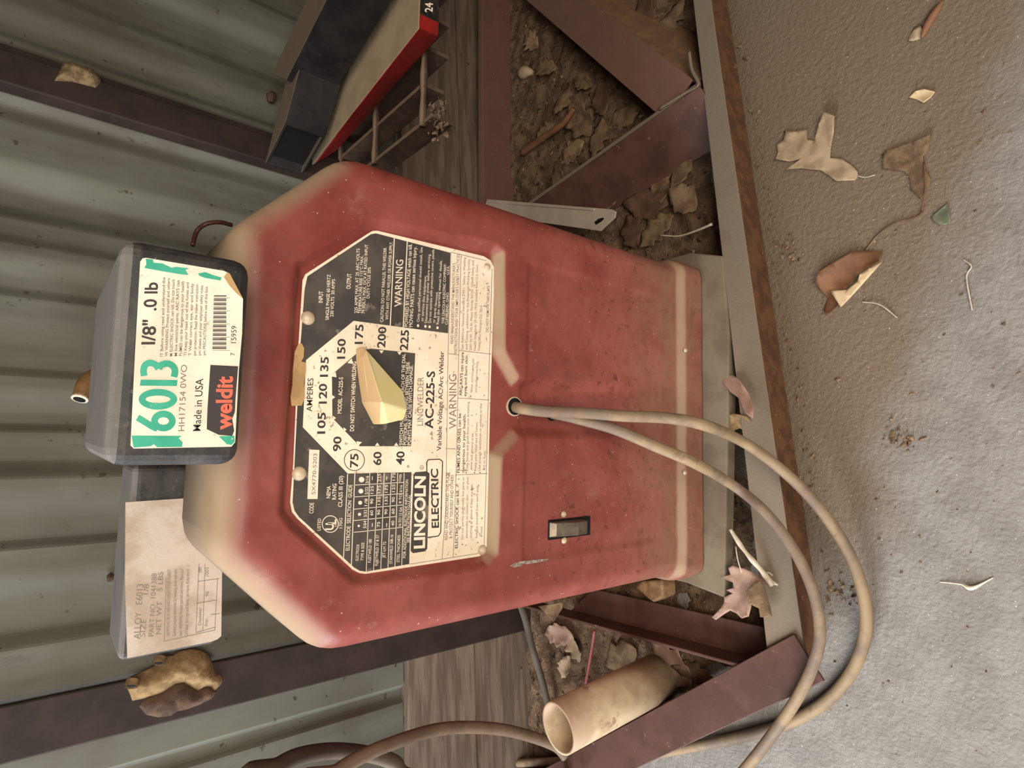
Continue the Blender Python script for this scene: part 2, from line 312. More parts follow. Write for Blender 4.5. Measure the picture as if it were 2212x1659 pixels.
# brown stub on the wall above the black box
root = empty('tube_stub', tuple(PW(185, 840, .0)), 'short brown tube with pale rim sticking out from the wall above the 6013 box', 'tube')
pth = [PW(236, 806, -.004), PW(212, 812, .006), PW(188, 826, .018), PW(173, 860, .024)]
tube('tube_body', pth, lambda t: .011-.003*t, m_brass, root, sm=6)
e = pth[-1]; t = unit(pth[-1]-pth[-2]); tube('rim', [e-t*.001, e+t*.0018], .0082, m_white, root, sm=0); tube('dark_plug', [e-t*.001, e+t*.0021], .0060, m_hole, root, sm=0)

# ------------------------------------------------------------------ welder
W_ = empty('arc_welder', (0, .1, .058), 'faded red tombstone-shaped arc welder with a black and cream dial plate', 'welder')
half = [(.197, .058), (.197, .088), (.1955, .098), (.191, .112), (.190, .125), (.190, .500), (.1893, .510), (.187, .5185), (.183, .526), (.177, .533), (.118, .5915), (.112, .596), (.104, .5995), (.096, .6005)]
hz = np.array([p[1] for p in half]); hx = np.array([p[0] for p in half])
outline = np.array(half+[(-x, z) for x, z in half[::-1]])
def seg_d(P, poly, closed=True):
    d = np.full(P.shape[0], 1e9); n = len(poly)
    for i in range(n if closed else n-1):
        a = poly[i]; b = poly[(i+1) % n]; ab = b-a; L2 = ab.dot(ab)
        if L2 < 1e-14: continue
        t = np.clip(((P-a)@ab)/L2, 0, 1); d = np.minimum(d, np.hypot(*(P-a-t[:, None]*ab).T))
    return d
def inside(P, poly):
    r = np.zeros(P.shape[0], bool); n = len(poly); j = n-1
    for i in range(n):
        a, b = poly[i], poly[j]
        with np.errstate(divide='ignore', invalid='ignore'):
            c = ((a[1] > P[:, 1]) != (b[1] > P[:, 1])) & (P[:, 0] < (b[0]-a[0])*(P[:, 1]-a[1])/(b[1]-a[1])+a[0])
        r ^= c; j = i
    return r
RC = .009                                  # depth of the pressed recess round the plate
def xz(pts, Y): return np.array([PY(x, y, Y)[[0, 2]] for x, y in pts])
plate_px = [(660, 592), (797, 503), (806, 498), (816, 498), (1045, 553), (1060, 562), (1068, 578), (1069, 590), (1060, 850), (1052, 1178), (1048, 1192), (1036, 1202), (790, 1240), (776, 1238), (762, 1231), (643, 1121), (631, 1106), (627, 1085), (634, 1000), (645, 745), (651, 650), (654, 605)]
PLY = RC-.0015
plate = xz(plate_px, PLY)
pc = plate.mean(0)
# recess outline (left-right symmetric about the plate centre)
rec = xz([(648, 572), (797, 484), (820, 483), (1068, 535), (1083, 548), (1083, 760), (1121, 826), (1420, 846), (1420, 940), (1121, 934), (1075, 985), (1068, 1196), (1050, 1215), (790, 1256), (765, 1252), (632, 1134), (612, 1106), (618, 1000), (640, 650)], 0.)
nr, nc = 250, 170
zs = np.linspace(.058, .6005, nr); VV = []
for z in zs:
    hw = np.interp(z, hz, hx); xs_ = np.linspace(-1, 1, nc); xs_ = np.sign(xs_)*(1-(1-np.abs(xs_))**1.35)*hw
    VV += [(x, z) for x in xs_]
VV = np.array(VV)
dd = seg_d(VV, outline, closed=False); rr = .024
hy = np.where(dd < rr, rr-np.sqrt(np.maximum(rr*rr-(rr-dd)**2, 0)), 0)
sdr = seg_d(VV, rec)*np.where(inside(VV, rec), 1, -1)
lo = (VV[:, 1] < pc[1]-.06); wid = np.where(lo, .0045, .003)
ch = np.clip((VV[:, 1]-.14)/.19, 0, 1); ch = ch*ch*(3-2*ch)
hy += RC*np.clip((sdr/wid+1)/2, 0, 1)*ch
t = np.clip((VV[:, 1]-.092)/.011, 0, 1); hy -= .007*(1-t)*(1-np.clip((.012-dd)/.012, 0, 1)*.6)
hy += .0016*np.clip((.142-np.abs(VV[:, 0]+.002))/.004, 0, 1)*np.clip((.34-VV[:, 1])/.004, 0, 1)*np.clip((VV[:, 1]-.13)/.02, 0, 1)
hy += .0004*fract2d(VV[:, 0]*30, VV[:, 1]*30, 2)*np.clip(dd/.03, 0, 1)*(sdr < -.004)
verts = [(x, h, z) for (x, z), h in zip(VV, hy)]
faces = [(r*nc+i, r*nc+i+1, (r+1)*nc+i+1, (r+1)*nc+i) for r in range(nr-1) for i in range(nc-1)]
loop = [i for i in range(nc)]+[r*nc+nc-1 for r in range(1, nr)]+[(nr-1)*nc+i for i in range(nc-2, -1, -1)]+[r*nc for r in range(nr-2, 0, -1)]
BZ = .095; b0 = len(verts)
for k in loop: verts.append((verts[k][0], BZ, verts[k][2]))
nl = len(loop)
for i in range(nl): faces.append((loop[i], b0+i, b0+(i+1) % nl, loop[(i+1) % nl]))
faces.append(tuple(range(b0, b0+nl)))
mesh('front_panel', verts, faces, m_red, W_, smooth=True)
m_case = mat('red_case_paint', (.27, .032, .026), (.2, .03, .025), 14, .5, dust=1., dustcol=DUST)
cs = [(.178, .060), (.178, .47), (.17, .49), (.105, .553), (.095, .558)]; cs = cs+[(-x, z) for x, z in cs[::-1]]
prism('case', [(x, BZ, z) for x, z in cs], [(x, .285, z) for x, z in cs], m_case, W_, bevel=.004)
# printed plate and its writing
def poly_mesh(name, px, Y, m, parent, sub=True, pyf=PY, th=.0009, **k):
    P = [pyf(x, y, Y) for x, y in px]; n = len(P)
    return prism(name, P, [p+np.array((0, th, 0)) for p in P], m, parent, **k)
np_ = poly_mesh('nameplate', plate_px, PLY, m_plate, W_, bevel=.0003, seg=1, label='black and cream printed dial plate')
E_ = .00012
blackC = [(973, 546), (812, 504), (801, 506), (664, 597), (658, 625), (649, 745), (637, 985), (632, 1085), (636, 1103), (646, 1117), (765, 1226), (777, 1233), (791, 1235), (884, 1218.5), (889, 1020), (751, 1023), (654, 923), (661, 778), (764, 693), (968, 720)]
def flat(name, px, Y, m, parent, pyf=PY):
    P = [pyf(x, y, Y) for x, y in px]; q = [(p[0], p[2]) for p in P]; pts, fs = fill2d(q, 0)
    V = [(a, Y, b) for a, b in pts]; return V, fs
class Print:
    """ink laid on one plane (Y = const); several fills and texts gathered into one mesh"""
    def __init__(s, Y): s.Y = Y; s.V = []; s.F = []
    def add(s, V, Fc):
        o = len(s.V); s.V += list(V); s.F += [[i+o for i in f] for f in Fc]
    def poly(s, px):
        P = [PY(x, y, s.Y) for x, y in px]; pts, fs = fill2d([(p[0], p[2]) for p in P], 0); s.add([(a, s.Y, b) for a, b in pts], fs)
    def line(s, px, w):
        for (x0, y0), (x1, y1) in zip(px, px[1:]):
            L_ = math.hypot(x1-x0, y1-y0) or 1; nx, ny = -(y1-y0)/L_*w/2, (x1-x0)/L_*w/2; s.poly([(x0+nx, y0+ny), (x1+nx, y1+ny), (x1-nx, y1-ny), (x0-nx, y0-ny)])
    def ring(s, cx, cy, rx, ry, w, n=36):
        a = np.linspace(0, 2*math.pi, n+1)
        for i in range(n):
            s.poly([(cx+math.cos(a[i])*rx, cy+math.sin(a[i])*ry), (cx+math.cos(a[i+1])*rx, cy+math.sin(a[i+1])*ry), (cx+math.cos(a[i+1])*(rx-w), cy+math.sin(a[i+1])*(ry-w)), (cx+math.cos(a[i])*(rx-w), cy+math.sin(a[i])*(ry-w))])
    def disc(s, cx, cy, rx, ry, n=16): s.poly([(cx+math.cos(a)*rx, cy+math.sin(a)*ry) for a in np.linspace(0, 2*math.pi, n, endpoint=False)])
    def stroke(s, px, w):
        px = [np.array(p_, float) for p_ in catmull([(*p_, 0) for p_ in px], 6)]; px = [p_[:2] for p_ in px]
        for i in range(len(px)-1):
            ds = []
            for k in (i, i+1):
                t_ = unit(px[min(k+1, len(px)-1)]-px[max(k-1, 0)]); ds.append(np.array((-t_[1], t_[0]))*w/2)
            s.poly([px[i]+ds[0], px[i+1]+ds[1], px[i+1]-ds[1], px[i]-ds[0]])
    def text(s, t, x0, y0, x1, y1, h, bold=0., shear=0.):
        """baseline from (x0,y0) to (x1,y1), capital height h, all measured in the photo"""
        me = font_mesh(t, bold, shear, 3); V = np.array([v.co[:2] for v in me.vertices])
        if not len(V): return
        a0 = V[:, 0].min(); L_ = V[:, 0].max()-a0; A = PY(x0, y0, s.Y); B = PY(x1, y1, s.Y); H = PY((x0+x1)/2-h, (y0+y1)/2, s.Y)-(A+B)/2
        s.add([A+(B-A)*(v[0]-a0)/L_+H*v[1]/CAP for v in V], [list(p.vertices) for p in me.polygons])
    def build(s, name, m, parent, **k): return mesh(name, s.V, s.F, m, parent, **k)
_fc = {}
def font_mesh(t, bold, shear, res=3):
    key = (t, bold, shear, res)
    if key not in _fc:
        c = bpy.data.curves.new('t', 'FONT'); c.body = t; c.offset = bold; c.shear = shear; c.resolution_u = res; c.size = 1
        o = bpy.data.objects.new('t', c); me = bpy.data.meshes.new_from_object(o); bpy.data.objects.remove(o); bpy.data.curves.remove(c); _fc[key] = me
    return _fc[key]
CAP = max(v.co[1] for v in font_mesh('H', 0, 0).vertices)

blk = Print(PLY-E_); blk.poly(blackC)
blk.poly([(778, 757), (802, 753), (897, 763), (888, 964), (777, 964), (718, 903), (717, 813), (723, 804), (756, 776)])
# LINCOLN block
def rrect(x0, y0, x1, y1, r, sk=0):
    o = []
    for cx, cy, a in ((x0+r, y0+r, 180), (x1-r, y0+r, 270), (x1-r, y1-r, 0), (x0+r, y1-r, 90)):
        o += [(cx+r*math.cos(math.radians(a+b)), cy+r*math.sin(math.radians(a+b))) for b in (0, 30, 60, 90)]
    return o
bl2 = Print(PLY-E_); bl2.poly([(893, 1026), (897, 1020), (922, 1018), (928, 1023), (923, 1185), (918, 1191), (892, 1195), (887, 1190)])
blk.build('dial_panel', m_plateblk, np_); bl2.build('brand_panel', m_plateblk, np_)
ik = Print(PLY-E_); wh = Print(PLY-2.2*E_); gy = Print(PLY-E_)
ik2 = Print(PLY-E_); ik2.line([(922, 1019), (922, 999), (925, 993), (950, 992), (956, 997), (952, 1150), (947, 1158), (924, 1161)], 2.2)
br = Print(PLY-E_); br.text('ELECTRIC', 948, 1140, 946, 1013, 15, .025); wh.text('LINCOLN', 917, 1184, 919, 1029, 22, .035)
gy.ring(911, 1010, 4.5, 5, 1); gy.text('R', 914, 1012, 914, 1008, 5)
ik.text('AMPERES', 674, 889, 677, 817, 12, .008)
for t_, x0, y0, x1, y1 in (('105', 702, 937, 703.5, 891), ('120', 705.5, 872, 706, 829), ('135', 708, 814, 710, 771), ('150', 745, 775, 746.5, 732), ('175', 783, 743, 785, 701), ('200', 831.5, 751, 834.5, 706), ('225', 880.5, 757, 883.5, 713),
                         ('90', 736, 975, 737.5, 943), ('75', 773, 1010, 774, 980), ('60', 823, 1005, 824, 976), ('40', 872, 1004, 874, 975)): ik.text(t_, x0, y0, x1, y1, 16.5, .022)
ik.ring(765.5, 994, 22.5, 23.5, 1.6)
for x, y, dx, dy in ((777, 960, -1, -1), (717, 858, 1, 0), (719, 903, 1, 0), (742, 928, 1, 0), (815, 963, 0, -1), (856, 963, 0, -1), (720, 808, 1, 1), (755, 779, 1, 1), (824, 757, 0, 1), (863, 760, 0, 1)):
    a = 7; px, py = -dy, dx; wh.poly([(x+px*5, y+py*5), (x-px*5, y-py*5), (x+dx*a, y+dy*a)])
wh.text('MODEL  AC-225-S', 737.5, 893, 741, 815, 8.5, .012)
wh.text('DO NOT SWITCH WHEN WELDING', 764.5, 931, 770, 781, 8.5, .012)
wh.text('SWITCH MUST BE SET AT EACH OF THE DIAL', 869.5, 961, 876, 764, 7, .012)
wh.text('POSITIONS. SWITCHING BETWEEN THESE', 878, 961, 884.5, 782, 7, .012)
wh.text('POINTS MAY CAUSE SWITCH DAMAGE.', 887, 961, 892, 789, 7, .012)
gy.text('LINCWELDER', 914, 919, 915, 815, 13, -.004)
md_ = Print(PLY-E_); md_.text('AC-225-S', 935, 926, 939.5, 802, 17, .022)
md_.text('Variable Voltage AC Arc Welder', 953, 973, 959, 759, 9.5, .008)
gy.text('WARNING', 986, 926, 986, 809, 16, -.004)
# rules of the lower panel
for a in (([(974, 545), (968, 760), (963, 1100), (955, 1207)]), ([(996, 551), (991, 760), (986, 1000), (979, 1203)]), ([(1063, 580), (1055, 850), (1046, 1180)]), ([(968.5, 764), (991, 767)]), ([(963, 969), (985, 970)]),
          ([(991.5, 757), (1061, 765)]), ([(989, 860), (1057, 864)]), ([(984, 1026), (1053, 1023)]), ([(884, 1219), (1030, 1196), (1042, 1190)]), ([(975, 545), (1050, 563)])): gy.line(a, 1.1)
gy.text('READ AND UNDERSTAND THIS PLATE', 967, 1166, 971, 1020, 6.5, .008); gy.text('& PROTECT YOURSELF AND OTHERS', 977, 1163, 980, 1026, 6.5, .008)
gy.text('READ AND UNDERSTAND THE MANUFACTURER\'S', 979, 742, 984, 568, 6, .006); gy.text('INSTRUCTIONS AND YOUR EMPLOYER\'S SAFETY PRACTICES', 987, 764, 993, 549, 6, .006)
ik.text('ELECTRIC SHOCK can kill.', 989, 1184, 991.5, 1058, 6.5, .01)
for i, (t_, ya, yb) in enumerate((('Do not permit electrically live parts or', 1165, 1030), ('electrodes to contact skin ... or your', 1163, 1030), ('clothing or gloves if they are wet.', 1163, 1045), ('Insulate yourself from work and', 1162, 1052), ('ground.', 1160, 1137))): gy.text(t_, 1001+i*9.2+(3 if i > 2 else 0), ya, 1003+i*9.2+(3 if i > 2 else 0), yb, 5, .0)
ik.text('FUMES AND GASES can be', 993, 1021, 996, 893, 6.2, .01); ik.text('dangerous to your health.', 1003, 1021, 1006, 894, 6, .006)
for i, (t_, ya, yb) in enumerate((('Keep fumes and gases from your breathing', 1017, 868), ('zone and general area.', 1015, 935), ('Keep your head out of fumes.', 1017, 911), ('Use enough ventilation or exhaust at the', 1017, 872), ('arc or both.', 1015, 973))): gy.text(t_, 1011+i*9, ya, 1014+i*9, yb, 5, 0)
ik.text('ARC RAYS can injure', 998, 855, 1002, 761, 6.2, .01); ik.text('eyes and burn skin.', 1007.5, 856, 1010.5, 766, 6, .006)
gy.text('Wear correct eye, ear', 1021, 848, 1024, 774, 5, 0); gy.text('and body protection.', 1030, 848, 1033, 781, 5, 0)
for i, (t_, ya, yb) in enumerate((('See American National Standard Z49.1  Safety in Welding', 755, 556), ('and Cutting  published by the American Welding Society', 755, 560), ('2501 N.W. 7th St. Miami Florida 33125  OSHA Safety and', 757, 563), ('Health Standards 29 CFR 1910 available from U.S. Govt', 757, 572), ('Printing Office Washington D.C. 20210', 757, 660))): gy.text(t_, 1001+i*9, ya, 1006+i*9, yb, 5, 0)
gy.text('DO NOT REMOVE THIS PLATE', 1055, 717, 1058, 617, 5.5, .006)
for (x, y) in ((1001, 1176), (1034, 1172), (1009, 1021), (1027, 1021), (1039, 1021), (1019, 856)): gy.disc(x-2, y, 1.6, 1.6, 8)
# white-on-black right block
wh.text('INPUT', 697, 654, 698, 629, 9, .01); wh.text('SINGLE PHASE 60 HERTZ', 710, 691, 714, 593, 7, .008); wh.text('230 VOLTS  50 AMPS', 720, 684, 724, 603, 7, .008)
wh.text('OUTPUT', 757, 624, 759.5, 591, 9, .01)
wh.text('225 AMPS MAX. AT 25 ARC VOLTS', 772, 676, 777, 537, 6.5, .006); wh.text('TEMPERATURE RISE 115°C MAX.', 780, 677, 785, 552, 6.5, .006); wh.text('79 VOLTS MAX. OCV AT RATED INPUT', 788, 677, 795, 528, 6.5, .006); wh.text('DUTY CYCLE 20%', 798, 644, 801, 577, 6.5, .006)
wh.text('CAUTION: DO NOT PARALLEL THIS WELDER', 828, 695, 835, 535, 6.5, .006); wh.text('WITH ANY OTHER WELDER OR POWER SUPPLY.', 839, 690, 848, 522, 6.5, .006)
wh.line([(852, 509), (843, 704)], 2.2); wh.line([(880, 516), (871, 708)], 2.2)
wh.text('WARNING', 867, 662, 871, 561, 15, .006)
wh.text('POWERED BY HIGH VOLTAGE which can kill.', 881, 705, 890, 527, 7.5, .01); wh.text('MOVING PARTS can cause serious injury.', 891, 706, 900, 533, 7.5, .01)
for i, (t_, ya, yb) in enumerate((('Only qualified personnel should install, use', 695, 534), ('or service this equipment.', 694, 595), ('Disconnect input power before servicing.', 697, 548), ('Do not operate with protective covers, panels', 697, 539), ('or guards removed.', 697, 630), ('Read the operating manual for details.', 700, 562))): wh.text(t_, 906+i*8.4, ya, 913+i*8.4, yb, 5.5, .0)
wh.text('THE LINCOLN ELECTRIC COMPANY', 960, 699, 964, 571, 5.5, .006); wh.text('CLEVELAND, OHIO                 U.S.A.', 967, 701, 971, 574, 5.2, .004)
for x, y in ((903, 703.5), (919, 705), (928, 706), (945, 708)): wh.disc(x, y, 2.6, 3.2, 10)
# white-on-black left block
wh.poly([(668, 971), (690, 972), (686, 1078), (664, 1078)])
wh.text('CODE', 677, 1109, 678, 1086, 9, .01); wh.text('NEMA', 713.5, 1076, 714.5, 1050, 8.5, .01); wh.text('RATING', 726, 1079, 727, 1045, 8.5, .01); wh.text('CLASS III (20)', 739, 1095, 741, 1028, 8.5, .01)
wh.text('LISTED', 692.5, 1146, 693.5, 1120, 7, .008); wh.text('170G', 739.5, 1141, 739.5, 1119, 6.5, .004); wh.ring(713.5, 1132, 18.2, 18.8, 1.8)
wh.text('U', 720, 1145, 721, 1130, 17, .03); wh.text('L', 726, 1132, 726, 1122, 17, .03); wh.text('SA', 727, 1138, 727, 1131, 4, 0)
wh.line([(751, 1024), (742, 1206)], 1.8); wh.line([(766.5, 1023), (759, 1221)], 1.8)
wh.text('ELECTRODE  SELECTION  GUIDE', 755, 1189, 761, 1047, 8.2, .008)
for (xa, xb, yb) in ((799, 791, 1235), (816, 807, 1232), (830, 822.5, 1229), (845.5, 838, 1227), (859, 853, 1225), (873, 868, 1222)): wh.line([(xa, 1022), (xb, yb)], 1.4)
for (ya, yb, xe) in ((1048, 1042, 872), (1073.5, 1066, 872), (1100, 1090.5, 872), (1124.5, 1115.5, 858), (1150, 1139, 869)): wh.line([(764, ya), (xe, yb)], 1.3)
for i, (y, r) in enumerate(((1136, 2.6), (1111, 3.4), (1086, 4.3), (1061, 5.2), (1036, 6.0))): wh.disc(775+i*1.5, y, r, r)
for i, (t_, c) in enumerate((('5/64', 1133), ('3/32', 1109), ('1/8', 1085), ('5/32', 1060), ('3/16', 1036))): wh.text(t_, 791+i*1.3, c+8, 791.5+i*1.3, c-8, 6.5, .006)
rows = (('FLEETWELD 180', ('-', '60', '90', '125', '-')), ('FLEETWELD 37 & 57', ('75', '90', '135', '175', '225')), ('JET-LH 72', ('-', '90', '135', '175', '-')), ('STAINWELD 308-16', ('40', '60', '90', '125', '175')), ('STEEL THICKNESS', None))
for i, (t_, vals) in enumerate(rows):
    xb = 803+i*15.5; L_ = len(t_)*3.9; yc = 1190-i*1.2; wh.text(t_, xb-2, yc+L_/2, xb, yc-L_/2, 6.2, .004)
    if vals:
        for v, c in zip(vals, (1134, 1108, 1083, 1058, 1033)):
            hw_ = 2.8*len(v)
            if v == '-': wh.line([(xb+1, c+4), (xb+1.4, c-4)], 1.4)
            else: wh.text(v, xb+2+(1134-c)*.02, c+hw_-i*1.2, xb+2.4+(1134-c)*.02, c-hw_-i*1.2, 6.2, .006)
wh.text('ELECTRODE', 774, 1211, 776, 1176, 6, .004); wh.text('TYPE & SIZE', 785, 1211, 787, 1172, 6, .004)
wh.text('16 TO 12 GA', 866, 1137, 869, 1095, 5.5, .004); wh.text('8 TO 3/16', 867, 1087, 869.5, 1048, 5.5, .004); wh.text('OVER', 866, 1040, 868, 1024, 5, .004)
wh.text('FOR ADDITIONAL ELECTRODE INFORMATION', 876.5, 1205, 882, 1036, 6, .006); wh.text('SEE INSTRUCTION MANUAL', 884, 1172, 888, 1068, 5.5, .004)
ik.build('lettering_black', m_ink, np_); md_.build('model_lettering', m_ink, np_); br.build('brand_lettering', m_ink, np_); ik2.build('brand_outline', m_ink, np_); gy.build('lettering_grey', m_inkgrey, np_); wh.build('lettering_cream', m_white, np_)
cdp = Print(PLY-3.5*E_); cdp.text('SX4770-5203', 681, 1068, 685, 980, 8, 0); cdp.build('lettering_code', m_inkgrey, np_)
# rivets, tape, knob, switch
def dome(name, px, py, rad, m, parent, Y, h=.4, n=18):
    c = PY(px, py, Y); V = []; Fc = []
    for k, a in enumerate(np.linspace(0, math.pi/2, 6)):
        V += [c+np.array((rad*math.cos(a)*math.cos(b), -rad*h*2*math.sin(a), rad*math.cos(a)*math.sin(b))) for b in np.linspace(0, 2*math.pi, n, endpoint=False)]
    for k in range(5): Fc += [(k*n+j, k*n+(j+1) % n, (k+1)*n+(j+1) % n, (k+1)*n+j) for j in range(n)]
    return mesh(name, V, Fc, m, parent, smooth=True)
for x, y, r in ((665, 687, .0052), (646, 1023, .0052), (1041, 1188, .0044), (1052, 577, .0036)): dome('rivet', x, y, r, m_rivet, W_, PLY)
tp = [(652, 742), (657, 752), (656, 772), (651, 781), (660, 783), (661, 800), (657, 825), (658, 860), (652, 876), (630, 877), (628, 858), (632, 830), (633, 800), (637, 760), (644, 744)]
poly_mesh('masking_tape', tp, PLY-.0012, m_tape, W_, label='torn brown piece of tape')
kp = dict(tip=(784, 748, -.006), r1=(872, 846, -.010), r2=(880, 884, -.010), r3=(873, 906, -.008), b=(836, 915, -.010), l1=(822, 917, -.006), l2=(797, 868, -.006), l3=(790, 822, -.006), l4=(784, 772, -.006), ap=(824, 869, -.026), rt=(792, 757, -.014))
KV = [PY(*kp[k]) for k in kp]; nm = list(kp)
ki = {k: i for i, k in enumerate(nm)}
ring = ['tip', 'r1', 'r2', 'r3', 'b', 'l1', 'l2', 'l3', 'l4']; base0 = len(KV)
KV += [np.array((KV[ki[k]][0], PLY-.0002, KV[ki[k]][2])) for k in ring]
KF = [[ki[k] for k in f] for f in (('tip', 'rt', 'ap', 'r1'), ('r1', 'ap', 'r2'), ('r2', 'ap', 'b', 'r3'), ('ap', 'l2', 'l1', 'b'), ('rt', 'l4', 'l3', 'l2', 'ap'), ('tip', 'l4', 'rt'))]
for i in range(9): KF.append([ki[ring[i]], ki[ring[(i+1) % 9]], base0+(i+1) % 9, base0+i])
KF.append([base0+i for i in range(9)])
mesh('selector_knob', KV, KF, m_knob, W_, bevel=.0012, label='ivory pointer knob with tan dust')
box('switch_slot', *(lambda a, b: (b[0], a[0], -.0006, .004, b[2], a[2]))(PY(1186, 1124, 0), PY(1274, 1155, 0)), m_hole, W_)
a = PY(1188, 1128, -.002); b = PY(1258, 1153, -.002)
x0, x1, z1, z0 = b[0], a[0], a[2], b[2]; zm = z0+(z1-z0)*.28
mesh('switch_toggle', [(x0, -.0008, z1), (x1, -.0008, z1), (x1-.001, -.005, z1-.006), (x0+.001, -.005, z1-.006), (x1-.001, -.0115, zm+.003), (x0+.001, -.0115, zm+.003), (x1-.001, -.009, z0), (x0+.001, -.009, z0), (x0, -.0008, z0), (x1, -.0008, z0)],
     [(0, 1, 2, 3), (3, 2, 4, 5), (5, 4, 6, 7), (7, 6, 9, 8), (1, 9, 6, 4, 2), (0, 3, 5, 7, 8), (0, 8, 9, 1)], m_steel, W_, bevel=.0008)
for x, y in ((1217, 1111), (1218, 1167)): dome('screw_head', x, y, .0033, m_rivet, W_, .0004)
for x, y in ((1480, 756), (1479, 1020)): dome('screw_head', x, y, .003, m_rivet, W_, -.0072)
hc = PY(1112, 878, .0075)
for nm_, rad, dy, m__ in (('cable_grommet', .0092, 0, m_rivet), ('cable_hole', .0080, -.0006, m_hole)): mesh(nm_, [hc+np.array((rad*math.cos(a), dy+.0, rad*math.sin(a))) for a in np.linspace(0, 2*math.pi, 24, endpoint=False)]+[hc+np.array((rad*math.cos(a), dy+.004, rad*math.sin(a))) for a in np.linspace(0, 2*math.pi, 24, endpoint=False)], [tuple(range(24)), tuple(range(24, 48))[::-1]]+[(i, (i+1) % 24, 24+(i+1) % 24, 24+i) for i in range(24)], m__, W_)
sc = [(1102, 1222), (1112, 1216), (1125, 1213), (1140, 1211), (1165, 1208), (1186, 1207), (1180, 1211), (1160, 1215), (1140, 1219), (1122, 1224), (1110, 1226)]
poly_mesh('paint_scratch', sc, -.0003, mat('bare_metal', (.42, .36, .32), (.22, .15, .12), 300, .5, metal=.3), W_, th=.001)

# ------------------------------------------------------------------ plank under the welder
x0 = PZ(1564, 1293, .058)[0]; x1 = PZ(1560, 560, .058)[0]
A = [PZ(1509, 1254, .058), PZ(1564, 1292, .058), PZ(1572, 900, .058), PZ(1574, 720, .058), PZ(1560, 552, .058), PZ(1509, 549, .058)]
A[0][1] = .02; A[5][1] = .02
A = [np.array((-.205, .27, .058)), A[0]*1, A[1], A[2], A[3], A[4], np.array((.212, .01, .058)), np.array((.21, .27, .058))]
A[1][0] = -.204
prism('plank', [a-np.array((0, 0, .0008)) for a in A], [a-np.array((0, 0, .019)) for a in A], m_blockw, bevel=.002, label='dusty beige plank lying under the red welder', cat='plank')
for X in (-.14, .14): box('wooden_block', X-.04, X+.04, .0, .20, .0, .0388, m_wood, label='wooden block under the plank, '+('left' if X < 0 else 'right')+' of the two', cat='block', bevel=.002)
A = [PZ(x, y, .045) for x, y in ((1372, 1268), (1385, 1255), (1430, 1252), (1432, 1290), (1410, 1302), (1395, 1290))]
prism('wood_chunk', A, [a+np.array((0, 0, -.03)) for a in A], m_chunk, bevel=.003, label='small orange-brown chunk of wood poking out beside the foot of the welder', cat='wood')

# ------------------------------------------------------------------ steel truss lying on the floor
T_ = empty('steel_truss', (0, -.09, 0), 'rusty welded angle-iron truss lying on the floor around the welder', 'truss')
def leg_strip(name, p, q, out, w, th, m, z_dir=None, parent=T_, **k):
    """flat bar from p to q: 'out' = width direction, th along the normal"""
    p, q, out = np.array(p, float), np.array(q, float), unit(out); nrm = unit(np.cross(unit(q-p), out))*th
    A = [p, p+out*w, p+out*w+nrm, p+nrm]; B = [a+(q-p) for a in A]; return prism(name, A, B, m, parent, bevel=.0009, **k)
c0 = PZ(1733, 1430, .055); c1 = PZ(1562, 230, .055); dr = unit(c1-c0); c1e = c0+dr*1.5
inw = np.cross((0, 0, 1), dr)
iw = unit(inw); dn_ = np.array((0, 0, -.004)); w0, w1 = .042, .010; xo = iw*.0042; c0 = c0-xo; c1e = c1e-xo
prism('front_chord_top', [c0, c0+iw*w0, c0+iw*w0+dn_, c0+dn_], [c1e, c1e+iw*w1, c1e+iw*w1+dn_, c1e+dn_], m_rust, T_, bevel=.0009); c0 = c0+xo; c1e = c1e+xo; leg_strip('front_chord_face', c0-np.array((0, 0, .0035)), c1e-np.array((0, 0, .0035)), (0, 0, -1), .0505, .004, m_rust)
# right web running to the far right corner
a = PZ(1503, 176, .056); b = PZ(1270, 0, .056); d2 = unit(b-a); b = a+d2*.55; inn = np.cross((0, 0, 1), d2)
leg_strip('web_flat', a+d2*.004, b, inn, .058, .004, m_truss2); leg_strip('web_edge', a-d2*.0, b, (.65*.045, -.75*.045, -.052), .066, .004, m_rustb)
# right web running behind the welder
ta = PZ(1560, 200, .066); ta = PZ(1497, 176, .070); tb = PZ(1100, 475, .075)
lb = PZ(1575, 318, .012)
ta = PZ(1512, 184, .062); tb = PZ(1080, 487, .078); wv = PZ(1568, 305, .004)-PZ(1425, 235, .062); wv = np.array((-.055, -.02, -.058))
leg_strip('web_face', ta, tb, wv, .080, .005, m_truss); leg_strip('web_lip', ta, tb, (.95, .1, -.1), .007, .004, m_rust)
tube('weld_bead', [PZ(1489, 112, .060), PZ(1495, 150, .061), PZ(1509, 184, .063), PZ(1480, 202, .063), PZ(1425, 236, .064)], .0024, m_rust, T_)
# back chord along the wall foot
p = PZ(1034, -40, .098); q = PZ(1044, 520, .098); dd_ = unit(q-p)
p = np.array((1.15, .452, .098)); q = np.array((-.05, .395, .098))
leg_strip('back_chord_face', p, q, (0, 0, -1), .075, .004, m_truss2); leg_strip('back_chord_top', p-np.array((0, .0, 0)), q, (0, 1, -.05), .012, .004, m_truss2)
# left side of the truss
a = PZ(1702, 1377, .056); b = PZ(1190, 1653, .056); dL = unit(b-a); out = np.cross(dL, (0, 0, 1)); out = out if out[0] < 0 else -out
a2 = a-dL*.010; b2 = a+dL*1.1
leg_strip('web_flat', a2, b2, out, .048, .004, m_truss); leg_strip('web_edge', a2+np.array((0, 0, .001)), b2+np.array((0, 0, .001)), (0, 0, -1), .052, .004, m_truss)
